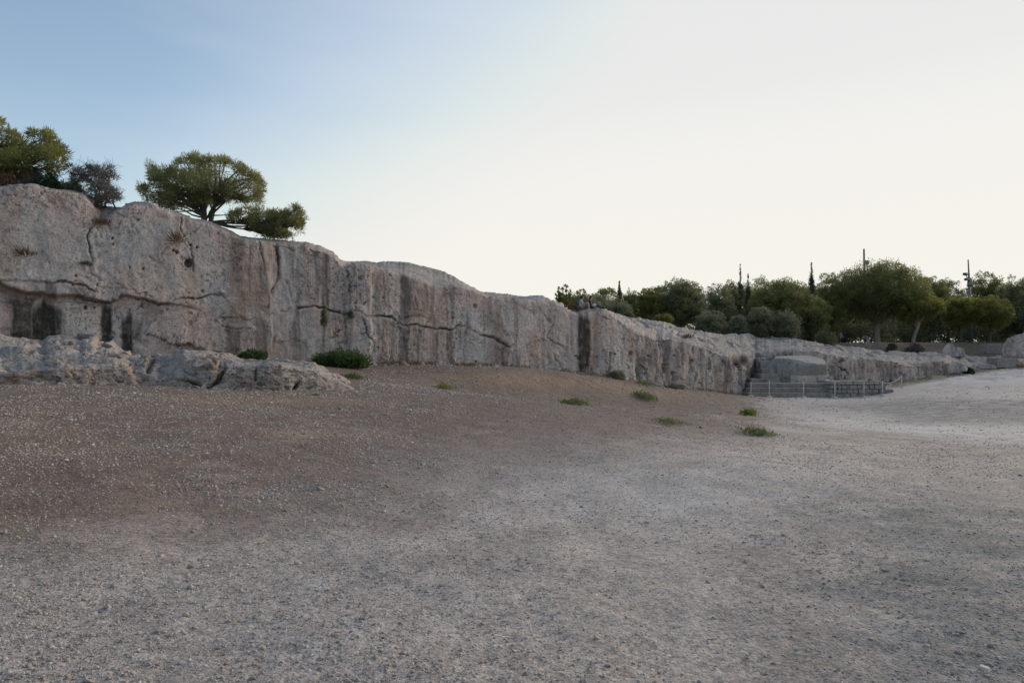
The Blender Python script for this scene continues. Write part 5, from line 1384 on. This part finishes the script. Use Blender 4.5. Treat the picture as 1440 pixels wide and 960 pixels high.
# ------------------------------------------------------------------ people (one continuous skinned body each)
def person(label, loc, rz, joints, edges, radii, colour, hair, scale=1.0, extra=None):
    me = bpy.data.meshes.new('person'); me.from_pydata([tuple(j) for j in joints], edges, []); me.update()
    o = bpy.data.objects.new('person', me); COL.objects.link(o)
    md = o.modifiers.new('skin', 'SKIN'); md.use_smooth_shade = True
    sv = me.skin_vertices[0].data
    for i, rr in enumerate(radii):
        sv[i].radius = (rr, rr) if np.isscalar(rr) else rr
    sv[0].use_root = True
    ss = o.modifiers.new('sub', 'SUBSURF'); ss.levels = 2; ss.render_levels = 2
    dg = bpy.context.evaluated_depsgraph_get(); dg.update()
    nm = bpy.data.meshes.new_from_object(o.evaluated_get(dg))
    o.modifiers.clear(); o.data = nm; bpy.data.meshes.remove(me)
    J = np.array(joints, float); E = np.array(edges)
    names = sorted({c for c in colour})
    for c in names: nm.materials.append(M[c])
    co = np.empty(len(nm.vertices) * 3); nm.vertices.foreach_get('co', co); co = co.reshape(-1, 3)
    for p in nm.polygons:
        c = co[list(p.vertices)].mean(0)
        best, bi = 1e9, 0
        for k, (a, b) in enumerate(E):
            d = J[b] - J[a]; t = np.clip(np.dot(c - J[a], d) / (d @ d + 1e-9), 0, 1); dist = np.linalg.norm(c - J[a] - d * t) - .4 * min(np.max(radii[a]), np.max(radii[b]))
            if dist < best: best, bi = dist, k
        p.material_index = names.index(colour[bi]); p.use_smooth = True
    o.location = [float(v) for v in loc]; o.rotation_euler = (0, 0, rz); o.scale = (scale,) * 3
    tag(o, label, 'person')
    hv, hf = ICO3
    h = J[hair['at']]; v = hv * np.array(hair.get('r', (.105, .095, .115))); v = v[:, :] + h + np.array(hair.get('off', (-.025, 0, .03)))
    if hair.get('long'): v[:, 2] = np.where(v[:, 2] < h[2], h[2] + (v[:, 2] - h[2]) * 2.4, v[:, 2]); v[:, 0] = np.where(v[:, 2] < h[2], np.minimum(v[:, 0], h[0] - .02), v[:, 0])
    mesh_np('hair', v, hf, M['hair'], o)
    for k in (extra or []): k(o)
    return o
BE = [(0, 1), (1, 2), (2, 3), (3, 4), (2, 5), (5, 6), (6, 7), (2, 8), (8, 9), (9, 10), (0, 11), (11, 12), (12, 13), (13, 17), (0, 14), (14, 15), (15, 16), (16, 18), (4, 19)]
BR = [(.15, .12), (.14, .11), (.15, .10), .055, .095, .062, .045, .035, .062, .045, .035, .09, .062, .042, .09, .062, .042, .035, .035, .085]
def cols(shirt, legs, shin='skin', fore='skin'):
    return [shirt, shirt, 'skin', 'skin', shirt, shirt, fore, shirt, shirt, fore, legs, legs, shin, 'hair', legs, legs, shin, 'hair', 'skin']
# order: 0 hips 1 waist 2 chest 3 neck 4 head  5-7 arm  8-10 arm  11 hipL 12 kneeL 13 ankleL 14 hipR 15 kneeR 16 ankleR 17 toeL 18 toeR 19 crown
sit = [(0, 0, .12), (-.03, 0, .32), (-.02, 0, .50), (.03, 0, .63), (.06, 0, .74), (0, .19, .54), (.17, .23, .36), (.38, .10, .40), (0, -.19, .54), (.17, -.23, .36), (.38, -.10, .42), (.05, .10, .12), (.42, .13, .45), (.50, .13, .08), (.05, -.10, .12), (.40, -.14, .46), (.46, -.14, .08), (.66, .13, .05), (.62, -.14, .05), (.07, 0, .84)]
q1 = cliff_top(817.5, 41.3)
person('person in a pale shirt sitting on the cliff edge hugging the knees', q1 + np.array([0, 0, -.02]), math.radians(-12), sit, BE, BR, cols('shirt_pale', 'shorts_tan'), dict(at=4))
sit2 = [(0, 0, .12), (-.02, 0, .32), (.0, 0, .48), (.03, 0, .60), (.05, 0, .71), (0, .17, .52), (.10, .24, .32), (.28, .16, .22), (0, -.17, .52), (.10, -.24, .32), (.28, -.14, .24), (.06, .10, .11), (.45, .16, .26), (.72, .14, .06), (.06, -.10, .11), (.45, -.16, .24), (.74, -.12, .06), (.86, .14, .09), (.88, -.12, .09), (.06, 0, .80)]
q2 = cliff_top(830, 41.6)
def bag(o):
    v, f = ICO3; v = v * np.array([.13, .10, .11]) * (1 + .12 * fbm(v, 2, 2)[:, None]) + np.array([.30, -.20, .22]); mesh_np('bag', v, f, M['bag_pale'], o)
person('person in black sitting on the cliff edge with a pale bag in the lap', q2 + np.array([0, 0, -.02]), math.radians(-20), sit2, BE, BR, cols('top_dark', 'trousers_blue', 'trousers_blue'), dict(at=4, long=True), extra=[bag])
stand = [(0, 0, .92), (0, 0, 1.10), (0, 0, 1.32), (0, 0, 1.48), (.02, 0, 1.58), (0, .19, 1.38), (-.08, .25, 1.12), (.08, .25, .90), (0, -.19, 1.38), (.06, -.25, 1.12), (.20, -.22, .95), (0, .10, .86), (.16, .10, .48), (.05, .10, .08), (0, -.10, .86), (-.04, -.10, .46), (-.24, -.10, .12), (.20, .10, .04), (-.10, -.10, .04), (.02, 0, 1.68)]
person('person in a lilac shirt and dark trousers walking under the trees', gpt(1182, 75.5), math.radians(-100), stand, BE, BR, cols('shirt_lilac', 'trousers_blue', 'trousers_blue'), dict(at=4))
lean = [(-.05, 0, .86), (.04, 0, 1.03), (.16, 0, 1.22), (.25, 0, 1.34), (.30, 0, 1.42), (.15, .18, 1.27), (.02, .26, 1.06), (.18, .28, .92), (.15, -.18, 1.27), (.30, -.24, 1.06), (.48, -.18, 1.10), (-.05, .10, .82), (.22, .10, .52), (.10, .10, .12), (-.05, -.10, .82), (-.18, -.10, .46), (-.50, -.10, .30), (.26, .10, .07), (-.56, -.10, .16), (.33, 0, 1.50)]
person('person in light blue shorts running to the left along the bank', P(1220, 489.5, 68.3), math.radians(175), lean, BE, BR, cols('shirt_grey', 'shorts_blue'), dict(at=4), scale=.92)

# ------------------------------------------------------------------ dry grass and rubble along the foot of the cliff
def foot_grass():
    r = np.random.default_rng(91); n = 5200
    px = np.concatenate([r.uniform(515, 690, 2600), r.uniform(690, 1046, 1500), r.uniform(1240, 1440, 1100)])
    wd = wall_D(px)
    dens = fbm(np.stack([px * .02, 0 * px, 0 * px], -1), 1, 3, off=3.) > -.12
    off = np.where(px < 1100, -np.abs(r.normal(.25, .35, n)) - .05, -np.abs(r.normal(1.2, 1.0, n)))
    D = wd + off; ok = dens & (D > 20); px, D = px[ok], D[ok]; n = len(px)
    x = (px - CX) / F * D; z = ground_z(x, D)
    c = np.stack([x, D, z - .02], -1); d = r.normal(size=(n, 3)) * [.5, .5, .3]; d[:, 2] = np.abs(d[:, 2]) + .7
    h = r.uniform(.08, .34, n) * np.where(px > 1100, .8, 1)
    v, q = leaf_quads(c, d, h, .03, r)
    o = mesh_np('dry_grass', v, q, M['dry'], None, False, dict(tint=np.repeat(np.clip(r.normal(.75, .25, n), 0, 1), 4)))
    tag(o, 'thin dry grass along the foot of the cliff and the terrace', None, None, 'stuff')
foot_grass()
def rubble():
    r = np.random.default_rng(92); n = 520; v0, f0 = icosphere(1)
    px = r.uniform(-150, 1046, n); wd = wall_D(px); D = wd - np.abs(r.normal(.2, .6, n)) - .1
    x = (px - CX) / F * D; z = ground_z(x, D); s_ = np.exp(r.normal(math.log(.06), .5, n)); nv = len(v0)
    v = v0[None] * np.clip(1 + r.normal(0, .22, (n, nv)), .5, 1.5)[..., None] * (np.stack([r.uniform(.8, 1.4, n), r.uniform(.8, 1.4, n), r.uniform(.45, .9, n)], -1) * s_[:, None])[:, None]
    v = v + np.stack([x, D, z + s_ * .2], -1)[:, None]
    o = mesh_np('rubble', v.reshape(-1, 3), (f0[None] + (np.arange(n) * nv)[:, None, None]).reshape(-1, 3), M['stones'], None, False, dict(tint=np.repeat(r.beta(2, 2.6, n), nv)))
    tag(o, 'small broken stones lying along the foot of the cliff', None, None, 'stuff')
rubble()
